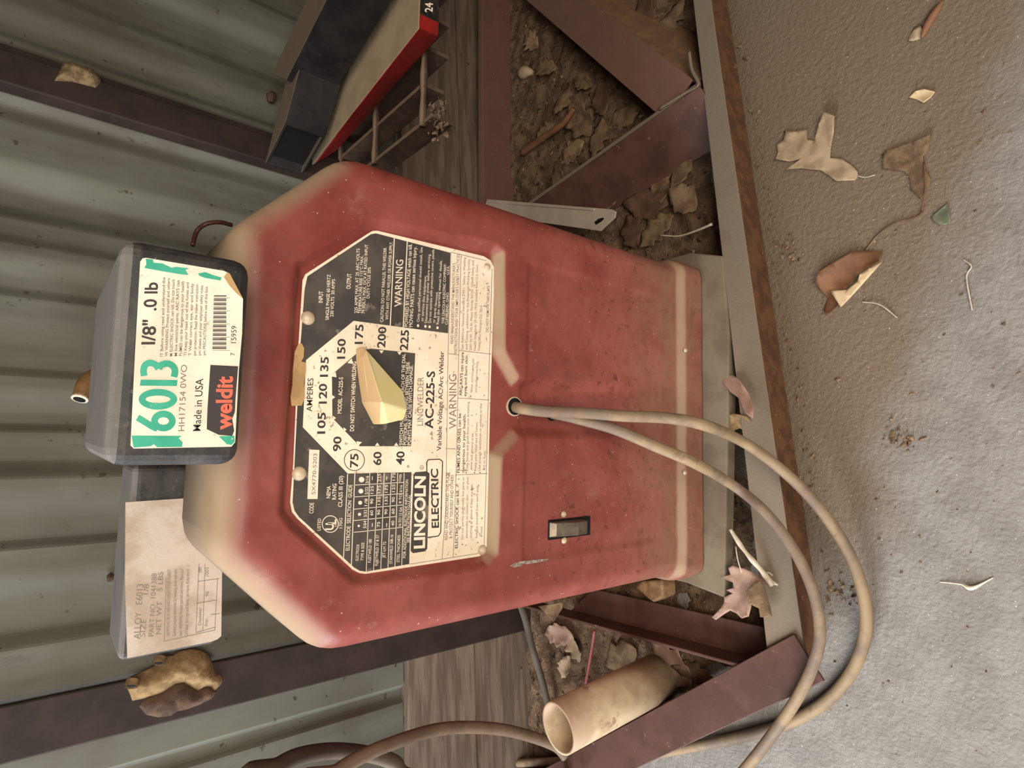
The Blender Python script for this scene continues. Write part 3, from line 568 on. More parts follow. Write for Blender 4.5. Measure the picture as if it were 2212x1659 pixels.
# inner left web: flat leg low on the ground, upright leg at its far side
u0 = PZ(1700, 1366, .024); u1 = PZ(1280, 1272, .024); l0 = PZ(1640, 1430, .024); l1 = PZ(1230, 1322, .024)
prism('web_flat', [u0, u1, l1, l0], [v-np.array((0, 0, .004)) for v in (u0, u1, l1, l0)], m_truss, T_, bevel=.0008)
up0 = l0*1; up1 = l1+unit(l1-l0)*.10
leg_strip('web_upright', up0, up1, (0, 0, 1), .034, .004, m_truss)
# ------------------------------------------------------------------ soil and litter
def soil_h(x, y):
    cl = c0[1]+(x-c0[0])*(dr[1]/dr[0])                      # chord line
    s = np.clip((y-cl-.035)/.06, 0, 1)
    aL = (x-a[0])*out[0]+(y-a[1])*out[1]
    s2 = np.clip((-aL+.03)/.05, 0, 1)
    base = .004+.010*np.clip((x-.15)/.3, 0, 1)+.018*np.clip((y-.15)/.25, 0, 1)
    return (base+.0035*fract2d(x*38, y*38, 1)+.0016*fract2d(x*120, y*120, 3))*s*s2-.004*(1-s*s2)
gx = np.arange(-.72, 1.15, .0055); gyy = np.arange(-.12, .52, .0055); GX, GY = np.meshgrid(gx, gyy); GZ = soil_h(GX, GY); nX = len(gx)
keep = lambda i, j: GY[i, j] < WY0+WK*GX[i, j]+.0
V = [(x, y, z) for x, y, z in zip(GX.ravel(), GY.ravel(), GZ.ravel())]
Fc = [(i*nX+j, i*nX+j+1, (i+1)*nX+j+1, (i+1)*nX+j) for i in range(len(gyy)-1) for j in range(nX-1) if GY[i+1, j] < WY0+WK*GX[i+1, j]-.002]
mesh('soil', V, Fc, m_soil, smooth=True, org=(0, 0, 0), kind='stuff', label='loose dry brown soil drifted inside the truss and along the wall foot', cat='soil')
def chips(name, spots, m, label, cat, kind='stuff'):
    V = []; Fc = []
    for (x, y, z, r) in spots:
        o = len(V); ax = rng.normal(size=(6, 3)); base_ = np.array([(1, 0, 0), (-1, 0, 0), (0, 1, 0), (0, -1, 0), (0, 0, .7), (0, 0, -.7)])+.35*ax
        th = rng.uniform(0, 6.28); Rm = np.array([(math.cos(th), -math.sin(th), 0), (math.sin(th), math.cos(th), 0), (0, 0, 1)])
        V += [np.array((x, y, z))+Rm@(b_*np.array((1, rng.uniform(.5, 1), .7)))*r for b_ in base_]
        Fc += [tuple(o+k for k in f) for f in ((0, 2, 4), (2, 1, 4), (1, 3, 4), (3, 0, 4), (2, 0, 5), (1, 2, 5), (3, 1, 5), (0, 3, 5))]
    mesh(name, V, Fc, m, kind=kind, label=label, cat=cat, org=(0, 0, 0))
sp = []
while len(sp) < 1500:
    x, y = rng.uniform(-.62, .95), rng.uniform(-.08, .46)
    if y > WY0+WK*x-.01: continue
    h = float(soil_h(x, y))
    if h > .001: sp.append((x, y, h, abs(rng.normal(0, .0016))+.0010))
chips('soil_crumbs', sp, m_crumb, 'crumbs and grit scattered over the soil', 'grit')
sp = []
for _ in range(420):
    x, y = rng.uniform(-.5, .6), rng.uniform(-.5, -.02); cl = c0[1]+(x-c0[0])*(dr[1]/dr[0])
    if y < cl-.004: sp.append((x, y, .0006, abs(rng.normal(0, .0007))+.0006))
for _ in range(160):
    x = rng.uniform(-.22, .35); cl = c0[1]+(x-c0[0])*(dr[1]/dr[0]); sp.append((x, cl+rng.uniform(.03, .06), .003, abs(rng.normal(0, .0014))+.001))
for _ in range(90):
    x = rng.uniform(-.22, .5); cl = c0[1]+(x-c0[0])*(dr[1]/dr[0]); sp.append((x, cl+rng.uniform(-.02, -.006), .001, abs(rng.normal(0, .0012))+.0008))
for cx_, cy_ in ((1945, 945), (1708, 545), (1820, 1280)):
    c_ = PZ(cx_, cy_, 0)
    for _ in range(26): sp.append((c_[0]+rng.normal(0, .009), c_[1]+rng.normal(0, .007), .0012, abs(rng.normal(0, .0016))+.0010))
chips('floor_grit', sp, m_crumb, 'small crumbs and grit on the concrete floor', 'grit')

# leaves ----------------------------------------------------------
def leaf(name, px, Z, m, label=None, curl=.006, lift=0., cdir=None, parent=None, group=None, kind=None, cat='leaf', seed=0, pts=None, th=.0005, stem=None, step=.005):
    P = [PZ(x, y, Z) for x, y in px] if pts is None else [np.array(p) for p in pts]
    q = np.array([(p[0], p[1]) for p in P]); c = q.mean(0); u_, s_, vt = np.linalg.svd(q-c); ax = vt[0] if cdir is None else unit(cdir); L_ = max(1e-6, np.abs((q-c)@np.array((-ax[1], ax[0]))).max()); Ll = max(1e-6, np.abs((q-c)@ax).max())
    p2, fs = fill2d(q, step); V = []
    for v in p2:
        d = (v-c); s = d@np.array((-ax[1], ax[0]))/L_; l = d@ax/Ll
        V.append((v[0], v[1], Z+curl*(s*s)+lift*(l+1)/2+.0012*fract2d(v[0]*130, v[1]*130, seed)*min(1, curl/.004+.2)+.0012))
    if parent is None:
        o = mesh(name, V, fs, m, smooth=True, solid=th, label=label, cat=cat, group=group, kind=kind, org=(c[0], c[1], Z))
    else: o = mesh(name, V, fs, m, parent, smooth=True, solid=th, label=label)
    if stem:
        pp = [PZ(x, y, Z+.002+z_) for x, y, z_ in stem]; tube('stem', pp, .0006, m_twig if m is not m_leafd else m_leafb, o, n=6, sm=5)
    return o
C4 = lambda L, ox=1560, oy=0, s=2.963: [(ox+x/s, oy+y/s) for x, y in L]
leaf('oak_leaf', C4([(400, 840), (470, 845), (550, 835), (550, 900), (590, 900), (630, 800), (680, 735), (745, 765), (730, 860), (700, 950), (695, 1015), (770, 1020), (830, 1060), (870, 1100), (870, 1130), (850, 1155), (740, 1165), (640, 1095), (520, 1085), (430, 1100), (510, 1025), (440, 1040), (360, 1030), (365, 980), (350, 930), (400, 900)]), .0, m_leaf,
     'big pale lobed oak leaf lying on the concrete floor right of the rusty chord', curl=.010, stem=[(1852, 380, 0), (1870, 383, .001), (1890, 378, .001)])
leaf('dead_leaf', C4([(1030, 990), (1080, 960), (1230, 915), (1350, 870), (1330, 960), (1290, 1010), (1300, 1090), (1340, 1150), (1330, 1200), (1280, 1275), (1215, 1215), (1210, 1150), (1170, 1100), (1040, 1085)]), .0, m_leafd,
     'dusty brown crumpled leaf half sunk in floor dirt, beyond the big pale oak leaf', curl=.005, stem=[(1996, 350, .002), (1999, 400, .002), (1992, 455, .001)])
fo = leaf('folded_leaf', C4([(615, 330), (640, 275), (720, 215), (850, 130), (950, 122), (1030, 135), (1025, 200), (950, 230), (880, 275), (800, 375), (760, 480), (690, 540), (655, 510), (680, 430), (640, 380)], 1560, 500), .0, m_leafb,
     'folded brown leaf showing its pale underside, on the floor in front of the welder', curl=.010, step=.006)
leaf('pale_underside', C4([(1030, 198), (940, 240), (885, 270), (870, 320), (800, 375), (690, 378), (765, 485), (830, 420), (920, 320)], 1560, 500), .008, m_leafpale, curl=.001, parent=fo, label='pale turned-up underside')
leaf('leaf_scrap', C4([(1200, 630), (1240, 590), (1300, 575), (1370, 595), (1340, 630), (1300, 668), (1250, 640)]), .0, m_leafpale, 'small pale fan-shaped leaf scrap alone on the floor at the upper right', curl=.003, step=.003)
leaf('leaf_scrap', C4([(1340, 1390), (1445, 1300), (1465, 1400), (1460, 1435), (1400, 1445), (1360, 1420)]), .0, m_green_glass, 'grey-green wedge-shaped scrap on the floor', curl=.0015, step=.004)
o_ = leaf('seed', C4([(1195, 265), (1205, 215), (1240, 178), (1275, 172), (1285, 200), (1265, 245), (1225, 268)]), .0, m_leaf, 'flat oval tan seed on the floor at the end of a dry pod', curl=-.003, step=.003, th=.0015, cat='seed')
tube('seed_pod', [PZ(*C4([(x, y)])[0], .003) for x, y in ((1278, 240), (1320, 150), (1370, 70), (1412, 5))], lambda t: .0045*math.sin(math.pi*(.12+.8*t)), m_leafb, n=8, label='narrow dry brown pod on the floor beside the tan seed', cat='pod')
leaf('curled_leaf', [(1562, 808), (1590, 812), (1612, 824), (1628, 850), (1640, 880), (1640, 905), (1624, 895), (1606, 862), (1585, 848), (1570, 830)], .052, m_leafp, 'curled pinkish leaf standing between the plank and the rusty chord, above the cable', curl=.006, lift=.012, step=.005)
leaf('curled_leaf', [(1546, 905), (1560, 896), (1590, 893), (1622, 900), (1640, 925), (1655, 960), (1636, 942), (1600, 925), (1575, 935), (1556, 925)], .05, m_mud, 'orange-brown curled leaf lying right under the upper welding cable', curl=.005, step=.005)
Dq = lambda L: [(1540+x/6.91, 1120+y/6.91) for x, y in L]
ok = leaf('oak_leaf', Dq([(270, 730), (330, 690), (400, 720), (480, 740), (600, 800), (740, 910), (800, 960), (830, 1000), (600, 1130), (620, 1300), (600, 1440), (470, 1480), (380, 1410), (270, 1370), (190, 1420), (60, 1510), (0, 1470), (110, 1360), (170, 1260), (180, 1170), (310, 1115), (210, 1065), (330, 1030), (320, 950), (150, 870), (290, 830)]), .058, m_leafp,
     'pinkish pointed oak leaf in the left corner of the truss', curl=.008, stem=[(1602, 1236, .008), (1594, 1210, .012), (1589, 1180, .014)])
leaf('curled_leaf', Dq([(570, 1060), (620, 970), (700, 925), (760, 950), (830, 1000), (850, 1080), (880, 1250), (910, 1440), (860, 1470), (800, 1480), (710, 1470), (690, 1340), (600, 1250)]), .068, m_leafd, 'small speckled curled leaf lying on the pinkish oak leaf', curl=.010, lift=-.004, step=.004)
rt = tube('twig', [PZ(*Dq([p_])[0], z_) for p_, z_ in (((260, 160), .080), ((400, 380), .077), ((520, 540), .074), ((640, 680), .071), ((760, 820), .066), ((880, 1000), .061))], lambda t: .0018+.0016*math.sin(t*9)**2*.5+.0012*t, m_twig, n=8, label='pale knotty twig leaning across the left corner of the truss', cat='twig')
tube('side_stub', [PZ(*Dq([p_])[0], z_) for p_, z_ in (((730, 800), .057), ((830, 810), .058), ((890, 850), .058))], .0013, m_twig, rt, n=6)
tube('side_stub', [PZ(*Dq([p_])[0], z_) for p_, z_ in (((850, 930), .057), ((900, 960), .058), ((970, 990), .058))], lambda t: .0035-.0025*t, m_twig, rt, n=6)
leaf('hanging_leaf', [(1178, 1306), (1222, 1300), (1218, 1315), (1206, 1340), (1192, 1325)], .10, m_leafd, 'small brown leaf hanging from the left lower edge of the welder panel', curl=.004, lift=.01, step=.004)
tube('straw', [PZ(1425, 508, .035), PZ(1465, 510, .032), PZ(1500, 500, .034), PZ(1538, 484, .040)], lambda t: .0008+.0012*t, m_twig, n=6, label='pale curved stalk lying on the litter right of the welder foot', cat='stalk')
tube('straw', [PZ(1862, 652, .001), PZ(1900, 658, .003), PZ(1938, 686, .001)], .0007, m_twig, n=6, label='thin pale straw on the floor beside the folded leaf', cat='stalk')
tube('straw', [PZ(2030, 1257, .001), PZ(2075, 1262, .002), PZ(2100, 1270, .003), PZ(2145, 1248, .001)], lambda t: .0006+.0016*math.exp(-((t-.6)*5)**2), m_white, n=6, label='whitish frayed fibre on the bright floor', cat='fibre')
tube('straw', [PZ(2080, 560, .001), PZ(2098, 575, .002), PZ(2088, 600, .002), PZ(2100, 670, .001)], .0007, m_twig, n=6, label='thin bent straw near the lower floor edge right of the folded leaf', cat='stalk')
# long root-like stalk
tube('stalk', [PZ(*C4([(x, y)])[0], .002) for x, y in ((920, 1600), (1000, 1500), (1100, 1430), (1240, 1390), (1290, 1350))], .0009, m_leafd, n=6, label='thin root-like stalk on the floor leading to the folded leaf', cat='stalk')
# litter leaves on the soil
def oak_shape(L, seed):
    rr_ = np.random.default_rng(seed); out_ = []; lob = rr_.integers(3, 5)
    for s in (1, -1):
        side = []
        for i in range(1, lob*4):
            t_ = i/(lob*4); wd = (.24+.1*((seed*7) % 5)/5)*math.sin(math.pi*min(1, t_*1.05))**.7*(1+(.12+.2*((seed*3) % 4)/4)*math.cos(2*math.pi*t_*lob+.4))*(1+rr_.uniform(-.15, .15)); side.append((t_*L, s*wd*L))
        out_ += side if s == 1 else side[::-1]
    return np.array([(0, .02*L)]+out_[:lob*4-1]+[(L, 0)]+out_[lob*4-1:])
def litter(px, py, L, ang, lift, m, i, label, group, tone=None):
    c = PZ(px, py, .02); z_ = max(0, float(soil_h(c[0], c[1]))); c = PZ(px, py, z_+.006); s = oak_shape(L, i)-np.array((L/2, 0)); ca, sa = math.cos(ang), math.sin(ang)
    P = [(c[0]+x*ca-y*sa, c[1]+x*sa+y*ca, 0) for x, y in s]
    leaf('dry_leaf', None, z_+.004, m, label, curl=rng.uniform(.003, .011)*(1 if i % 3 else -1)+(0 if i % 3 else 0), lift=lift, pts=P, seed=i, group=group, step=.008)
G = 'dry leaves in the litter right of the welder'
R_ = [(1215, 215, .06, 2.4), (1255, 260, .085, .6), (1235, 330, .06, 1.9), (1290, 300, .07, 2.9), (1300, 215, .06, .2), (1180, 150, .06, 1.2), (1345, 250, .07, 1.5), (1175, 290, .05, 2.0), (1210, 385, .06, .4), (1395, 440, .085, 1.3), (1330, 415, .07, 2.6), (1440, 400, .08, 1.9), (1475, 430, .06, .8), (1420, 500, .07, 2.2), (1365, 500, .06, .3), (1470, 360, .07, 2.7), (1500, 300, .06, 1.1), (1150, 90, .05, .7), (1440, 45, .07, 2.1), (1395, 25, .06, .5), (1260, 180, .05, 1.0), (1310, 350, .05, 2.2)]
for i, (x, y, L, an) in enumerate(R_): litter(x, y, L, an, rng.uniform(0, .008), (m_leafd, m_leafd, m_leafm, m_leafd, m_leafb2)[i % 5], i, 'dusty brown dry leaf in the soil litter inside the truss right of the welder', G)
G = 'dry leaves in the litter left of the welder'
for i, (x, y, L, an) in enumerate([(1205, 1370, .07, 1.8), (1240, 1395, .05, .6), (1340, 1420, .07, 2.2), (1450, 1430, .08, .9), (1225, 1440, .04, 2.8), (1500, 1455, .06, 1.5)]): litter(x, y, L, an, rng.uniform(0, .008), (m_leafp, m_leaf, m_leafd)[i % 3], 40+i, 'dry leaf in the soil litter left of the welder, near the plastic pipe', G)
cc = PZ(1128, 160, .03); V, Fc = tube_geo(catmull([cc+np.array((0, 0, -.004)), cc+np.array((-.006, -.01, .006)), cc+np.array((-.010, -.022, .008)), cc+np.array((-.014, -.034, .0))], 5), lambda t: .011*math.sin(math.pi*(.15+.75*t)), 10)
mesh('acorn_husk', V, Fc, m_leaf, smooth=True, label='tan acorn husk on the soil near the back chord of the truss', cat='husk')
tube('stick', [PZ(1128, 330, .040), PZ(1170, 300, .042), PZ(1215, 268, .044), PZ(1240, 235, .044)], lambda t: .0065-.002*t, m_leafb, n=10, label='thick brown stick lying across the litter right of the welder', cat='stick')
tube('stick', [PZ(1184, 165, .035), PZ(1205, 130, .036), PZ(1216, 92, .036)], .0014, m_post, n=6, label='thin dark stick standing out of the litter near the far right web', cat='stick')

# ------------------------------------------------------------------ galvanised strip
S_ = empty('slotted_strip', tuple(PZ(1200, 460, .088)), 'pale galvanised metal strip with a slotted end, resting on the truss behind the welder', 'strip')
s = [PZ(1052, 430, .098), PZ(1322, 452, .088), PZ(1330, 457, .088), PZ(1328, 470, .088), PZ(1297, 499, .088), PZ(1262, 494, .088), PZ(1040, 462, .098)]
prism('strip_body', s, [v-np.array((0, 0, .0025)) for v in s], m_galv, S_, bevel=.0006)
prism('raised_edge', [PZ(1052, 430, .1), PZ(1283, 449, .091), PZ(1282, 455, .091), PZ(1052, 437, .1)], [v-np.array((0, 0, .003)) for v in (PZ(1052, 430, .1), PZ(1283, 449, .091), PZ(1282, 455, .091), PZ(1052, 437, .1))], m_galv, S_, bevel=.0006)
sl = [(1284, 480), (1292, 473), (1302, 470), (1304, 472), (1298, 478), (1287, 485)]
prism('slot', [PZ(x, y, .0892) for x, y in sl], [PZ(x, y, .0892)-np.array((0, 0, .0015)) for x, y in sl], m_hole, S_)

# ------------------------------------------------------------------ PVC pipe
p0 = PZ(1422, 1462, .034); r1 = ray(1205, 1573); p1 = CAM+r1*((.205-CAM[2])/r1[2]); ax = unit(p1-p0)
root = empty('plastic_pipe', tuple(p0), 'stained off-white plastic pipe offcut with open mouth, propped behind the left truss bar', 'pipe')
RP = .0285
V1, F1 = tube_geo([p0, (p0+p1)/2, p1], RP, 40, False); V2, F2 = tube_geo([p0, (p0+p1)/2, p1], RP-.003, 40, False); n2 = len(V1)
# squared cut slightly oblique so the mouth faces the camera side
Fs = F1+[[i+n2 for i in f][::-1] for f in F2]+[(80+j, 80+(j+1) % 40, n2+80+(j+1) % 40, n2+80+j) for j in range(40)]+[(j, (j+1) % 40, n2+(j+1) % 40, n2+j)[::-1] for j in range(40)]
mesh('pipe_wall', V1+V2, Fs, m_pvc, root, smooth=True)
V3, F3 = tube_geo([p0+ax*.02, p0+ax*.045], RP-.0035, 24, True); mesh('dirt_plug', V3, F3, m_mud, root)

# ------------------------------------------------------------------ cables
def cab(name, pts, r, m, label, group=None): return tube(name, pts, r, m, n=14, sm=10, label=label, cat='cable', group=group)
hp = PY(1116, 879, .006)
cab('welding_cable', [hp+np.array((0, .002, .001)), PY(1135, 884, -.004), PY(1190, 890, -.016), PY(1260, 892, -.030), PY(1350, 899, -.052), PY(1440, 903, -.072), PY(1520, 918, -.098), PZ(1600, 952, .110), PZ(1665, 996, .090), PZ(1735, 1058, .070), PZ(1800, 1138, .050), PZ(1845, 1220, .032), PZ(1868, 1300, .022), PZ(1868, 1375, .015), PZ(1840, 1450, .010), PZ(1785, 1514, .008), PZ(1700, 1563, .0075), PZ(1600, 1592, .0075), PZ(1500, 1612, .010), PZ(1400, 1630, .012), PZ(1300, 1640, .020), PZ(1180, 1646, .034), PZ(1080, 1648, .055), PZ(1010, 1640, .075), PZ(960, 1662, .09), PZ(930, 1700, .10)],
    lambda t: .0052+.0010*min(1, t*2), m_cable, 'dusty tan welding cable making the outer loop on the floor in front of the welder')
cab('welding_cable', [PY(1192, 893, .006), PY(1215, 897, -.004), PY(1260, 908, -.016), PY(1330, 928, -.034), PY(1420, 966, -.060), PY(1500, 1000, -.084), PZ(1580, 1046, .105), PZ(1645, 1098, .095), PZ(1700, 1165, .087), PZ(1740, 1235, .082), PZ(1764, 1305, .078), PZ(1771, 1375, .075), PZ(1755, 1440, .072), PZ(1722, 1508, .068), PZ(1675, 1578, .060), PZ(1615, 1655, .055), PZ(1540, 1740, .05)],
    lambda t: .0054+.0004*t, m_cable, 'brownish welding cable making the inner loop over the left truss corner')
dome('cable_knockout', 1192, 893, .0075, m_hole, W_, .0072, h=.03)
cab('hanging_cable', [PZ(1222, 1634, .10), PY(1200, 1612, .19), PY(1150, 1592, .20), PY(1085, 1576, .21), PY(1010, 1571, .21), PY(945, 1576, .21), PY(880, 1594, .20), PY(800, 1625, .19), PY(730, 1665, .18), PY(650, 1740, .16), (-.60, .10, .30), (-.64, .06, .14), (-.66, .0, .03), (-.70, -.08, .0075), (-.80, -.15, .0075)], .0072, m_cable2, 'long brown cable arching in front of the wooden boards, ending under the plastic pipe')
cab('hanging_cable', [(-.74, .10, .009), (-.66, .17, .04), (-.56, .19, .16), (-.50, .19, .30), PY(560, 1690, .20), PY(600, 1655, .22), PY(650, 1632, .23), PY(720, 1622, .24), PY(790, 1628, .24), PY(850, 1646, .235), PY(905, 1680, .23), (-.50, .22, .12), (-.55, .20, .03), (-.66, .14, .009)], .0085, m_cabled, 'dark brown cable loop at the lower left, behind the long arching cable')
tube('grey_conduit', [PZ(1118, 1290, .045), PZ(1135, 1340, .045), PZ(1150, 1400, .045), PZ(1168, 1460, .04), PZ(1185, 1530, .035), PZ(1195, 1580, .03)], .0055, mat('grey_rubber', (.14, .118, .098), (.10, .082, .065), 20, .7), n=12, label='grey hose lying along the foot of the lower board behind the pipe', cat='hose')
tube('painted_rod', [PZ(1284, 1362, .050), PZ(1275, 1420, .048), PZ(1262, 1492, .046)], .0023, m_redwood, n=8, label='thin dull red rod leaning between the inner web and the plastic pipe', cat='rod')
tube('wire', [PY(500, 486, .06), PY(474, 480, .055), PY(445, 484, .055), PY(425, 500, .06), PY(416, 530, .055)], .0016, m_wire, n=8, label='short dark red wire curling over the right shoulder of the welder', cat='wire')

# ------------------------------------------------------------------ boxes on top
def rod_box(label, X0, X1, Y0, Y1, Z0, Z1, bev):
    r = empty('rod_box', ((X0+X1)/2, (Y0+Y1)/2, Z0), label, 'box'); box('box_body', X0, X1, Y0, Y1, Z0, Z1, m_black, r, bevel=bev, seg=4); return r
B1 = rod_box('black plastic box with a green 6013 label, overhanging the top of the welder', -.0475, .0705, -.060, .105, .6008, .6645, .009)
lb = [(308, 558), (316, 557), (483, 585), (495, 590), (525, 646), (523, 720), (516, 800), (508, 955), (500, 965), (289, 969), (282, 962), (292, 760), (303, 565)]
LY = -.0605
l1_ = poly_mesh('paper_label', lb, LY, m_label, B1, th=.0006, label='worn green, black and white paper label')
gp = Print(LY-E_)
q = lambda L, ox, oy: [(ox+x/6.911, oy+y/6.911) for x, y in L]
gp.poly(q([(310, 130), (415, 140), (430, 190), (560, 200), (620, 230), (700, 265), (760, 250), (880, 265), (960, 275), (900, 300), (950, 370), (850, 365), (600, 325), (290, 268), (320, 210)], 270, 540))
gp.poly(q([(1090, 350), (1200, 330), (1330, 380), (1440, 410), (1430, 455), (1330, 440), (1190, 415), (1110, 385)], 270, 540))
gp.poly(q([(100, 1250), (850, 1255), (800, 1290), (860, 1350), (850, 1420), (480, 1425), (430, 1380), (380, 1410), (130, 1430), (110, 1330)], 270, 760))
gp.poly(q([(1400, 1262), (1630, 1250), (1640, 1340), (1590, 1390), (1520, 1380), (1440, 1300)], 270, 760))
gp.build('printed_stripes', m_green, l1_); gp = Print(LY-E_)
gp.ring(353, 909.5, 26.5, 22.5, 14.5); gp.Y -= .00006; gp.stroke([(297, 902), (312, 911), (328, 921), (340, 926)], 14); gp.Y -= .00006
gp.ring(341, 862.5, 41.5, 22.5, 14.5); gp.poly([(302, 833), (382, 834), (383, 821), (304, 820)])
Q3 = lambda x, y: (270+x/6.911, 760+y/6.911)
gp.stroke([Q3(285, 360), Q3(275, 280), Q3(300, 200), Q3(370, 165), Q3(450, 190), Q3(500, 250)], 14); gp.Y -= .00006; gp.stroke([Q3(500, 250), Q3(540, 195), Q3(640, 175), Q3(720, 220), Q3(745, 290), Q3(730, 375)], 14)
gp.build('printing_green', m_green, l1_)
bk = Print(LY-E_)
bk.text('I/8"', 334, 966-222, 338, 691, 28, .02); bk.text('.0 lb', 337, 671, 341, 610, 27, .02)
bk.text('Made in USA', 433, 931, 439, 818, 16, .006)
bk.build('printing_black', m_ink, l1_); bk = Print(LY-E_)
bk.poly(q([(1275, 195), (1690, 215), (1650, 700), (1640, 900), (1600, 1000), (1630, 1180), (1600, 1255), (1400, 1240), (1220, 1155), (1230, 860)], 270, 760))
bk.build('logo_block', m_ink, l1_); bk = Print(LY-E_)
for k in range(38):
    w_ = (1, 1, 2.4, 1, 1, 3.2, 1, 1.6)[(k*5+k//3) % 8]*.75; y_ = 757-k*3.15; bk.poly([(458+(757-y_)*.03, y_), (459+(757-y_)*.03, y_-w_), (489 if k % 9 else 497, y_-w_), (489 if k % 9 else 497, y_)])
bk.text('15959', 510, 741, 511, 704, 11, .0); bk.text('7', 507, 768, 507, 762, 9, 0)
bk.build('barcode', m_ink, l1_)
poly_mesh('folded_corner', [(484, 598), (491, 588), (497, 592), (525, 645), (512, 634), (497, 618)], LY-.0006, m_tape, l1_, th=.0005, label='tan lifted corner')
gr = Print(LY-E_)
gr.text('HH17154 0WO', 398, 931, 404, 788, 13, .0)
tl = ('IT Before using read and understand the', 'W WARNING Protect yourself and others', 'M ELECTRIC SHOCK can kill. Do not touch', 'M live electrical parts. ARC RAYS can', 'FUMES can be dangerous to your health', 'TI Keep your head out of the fumes and', 'T Wear correct eye, ear and body', 'pm protection. Read the maker instruction', 'pm sheets and your employer safety rules', 'pm PRECAUTIONS before use of this box')
for k, t_ in enumerate(tl): gr.text(t_, 352+k*10.2, 770-k*.3, 357+k*10.2, 599+k*2.2, 6.2, .012)
gr.build('printing_grey', m_inkgrey, l1_)
rd = Print(LY-2.4*E_)
rd.text('wəldit'.replace('ə', 'e'), 499, 928, 502, 813, 33, .03); rd.build('printing_red', m_redink, l1_)

B2 = rod_box('grimy black box with a creased typed label, behind the left shoulder of the welder', -.204, -.056, .121, .195, .5625, .6318, .006)
LY2 = .1205
l2 = poly_mesh('paper_label', [(271, 1085), (406, 1076), (474, 1195), (480, 1215), (478, 1374), (470, 1381), (457, 1386), (275, 1422), (270, 1250)], LY2, m_label2, B2, th=.0006, label='grimy creased paper label with typed lines')
g2 = Print(LY2-E_)
u2 = lambda x, y: (265+x/6.636, 1180+y/6.636)
for t_, a_, b_, h in (('ALLOY   E6013', (250, 1330), (295, 545), 14), ('SIZE        1/8', (320, 1300), (375, 545), 11), ('PART NO  1041388', (445, 1290), (490, 390), 11), ('NET WT    5 LBS', (545, 1260), (580, 370), 11)): g2.text(t_, *u2(*a_), *u2(*b_), h, -.004)
for x, t_ in ((670, 'USE WITH AC OR DC WELDING CURRENT EITHER POLARITY'), (760, 'General purpose electrode for welding sheet and mild'), (850, 'steel. WARNING Protect yourself and others. Read and'), (935, 'ON label. Arc rays and fumes can injure. Keep dry in')): g2.text(t_, *u2(x, 1290), *u2(x+20, 330), 7, 0)
for L in (([(595, 1365), (625, 440)]), ([(595, 1365), (1330, 1200)]), ([(1045, 1240), (1330, 1160)]), ([(1050, 1230), (1095, 250)]), ([(1150, 1200), (1180, 250)]), ([(1320, 1200), (1360, 470)]), ([(1060, 820), (1350, 770)]), ([(1080, 505), (1380, 465)]), ([(1260, 980), (1390, 965)])): g2.line([u2(*p_) for p_ in L], 1.2)
g2.text('Diameter', *u2(1125, 1130), *u2(1130, 880), 7, 0); g2.text('Amps', *u2(1215, 1150), *u2(1220, 1040), 7, 0); g2.text('1001', *u2(1235, 430), *u2(1235, 310), 8, 0); g2.text('90', *u2(1235, 720), *u2(1235, 650), 8, 0); g2.text('J80', *u2(1130, 380), *u2(1130, 300), 7, 0)
g2.build('printing_grey', m_inkgrey, l2)

# ------------------------------------------------------------------ grating, red cover, square tubes
GZ_ = .36
G_ = empty('bar_grating', (.55, .30, GZ_-.03), 'dirty steel bar grating held level against the wall, right of the welder', 'grating')
def gx_line(pa, pb, name='bearing_bar', w=.005, d=.030):
    A_ = PZ(*pa, GZ_); B_ = PZ(*pb, GZ_); X = (A_[0]+B_[0])/2; return X
ynear = .163
for X, yn in ((.345, .155), (.395, .178), (.437, .17), (.479, .17), (.521, .17), (.563, .17), (.605, .17), (.647, .17), (.689, .17), (.731, .17), (.773, .17)):
    yw = WY0+WK*X-.001; prism('bearing_bar', [(X-.0025, yn, GZ_), (X+.0025, yn, GZ_), (X+.0025, yn, GZ_-.03), (X-.0025, yn, GZ_-.03)], [(X-.0025, yw, GZ_), (X+.0025, yw, GZ_), (X+.0025, yw, GZ_-.03), (X-.0025, yw, GZ_-.03)], m_grate, G_, bevel=.0006)
for Y in (.176, .305, .425):
    tube('cross_rod', [(.34, Y, GZ_), (.45, Y+.002, GZ_), (.6, Y-.001, GZ_), (.78, Y, GZ_)], lambda t: .0042+.0008*math.sin(t*40), m_grate, G_, n=8)
c_ = PZ(948, 262, .345); sp = [tuple(c_+rng.normal(0, 1, 3)*np.array((.012, .008, .006)))+(abs(rng.normal(0, .002))+.0018,) for _ in range(60)]
chips('debris_clump', sp, m_grate, 'clump of dirt and webbing caught at the near end of the grating', 'debris')
# cover
K_ = empty('red_edged_case', (.45, .28, .37), 'flat case with dusty beige top and bright red side, lying on the grating', 'case')
zt, zb = .405, .368
tl0, tl1 = PZ(671, 361, zt), PZ(905, 62, zt); bl1 = PZ(945, 79, zb); bl0 = PZ(712, 339, zb)
tl0[1] = min(tl0[1], .425); dv = np.array((.235, 0, 0))
P8 = [bl0, bl1, bl1+dv, bl0+dv, tl0, tl1, tl1+dv*1.0, tl0+dv*1.0]; ycap = WY0+WK*.6-.006
P8 = [np.array((p_[0], min(p_[1], WY0+WK*p_[0]-.004), p_[2])) for p_ in P8]
mesh('cover_body', P8, BF, m_redboxtop, K_, bevel=.0025)
s_ = unit(np.cross(P8[5]-P8[4], P8[0]-P8[4])); s_ = s_ if s_[0] < 0 else -s_
def onside(u, v): return (P8[4]*(1-u)+P8[5]*u)*(1-v)+(P8[0]*(1-u)+P8[1]*u)*v+s_*.0008
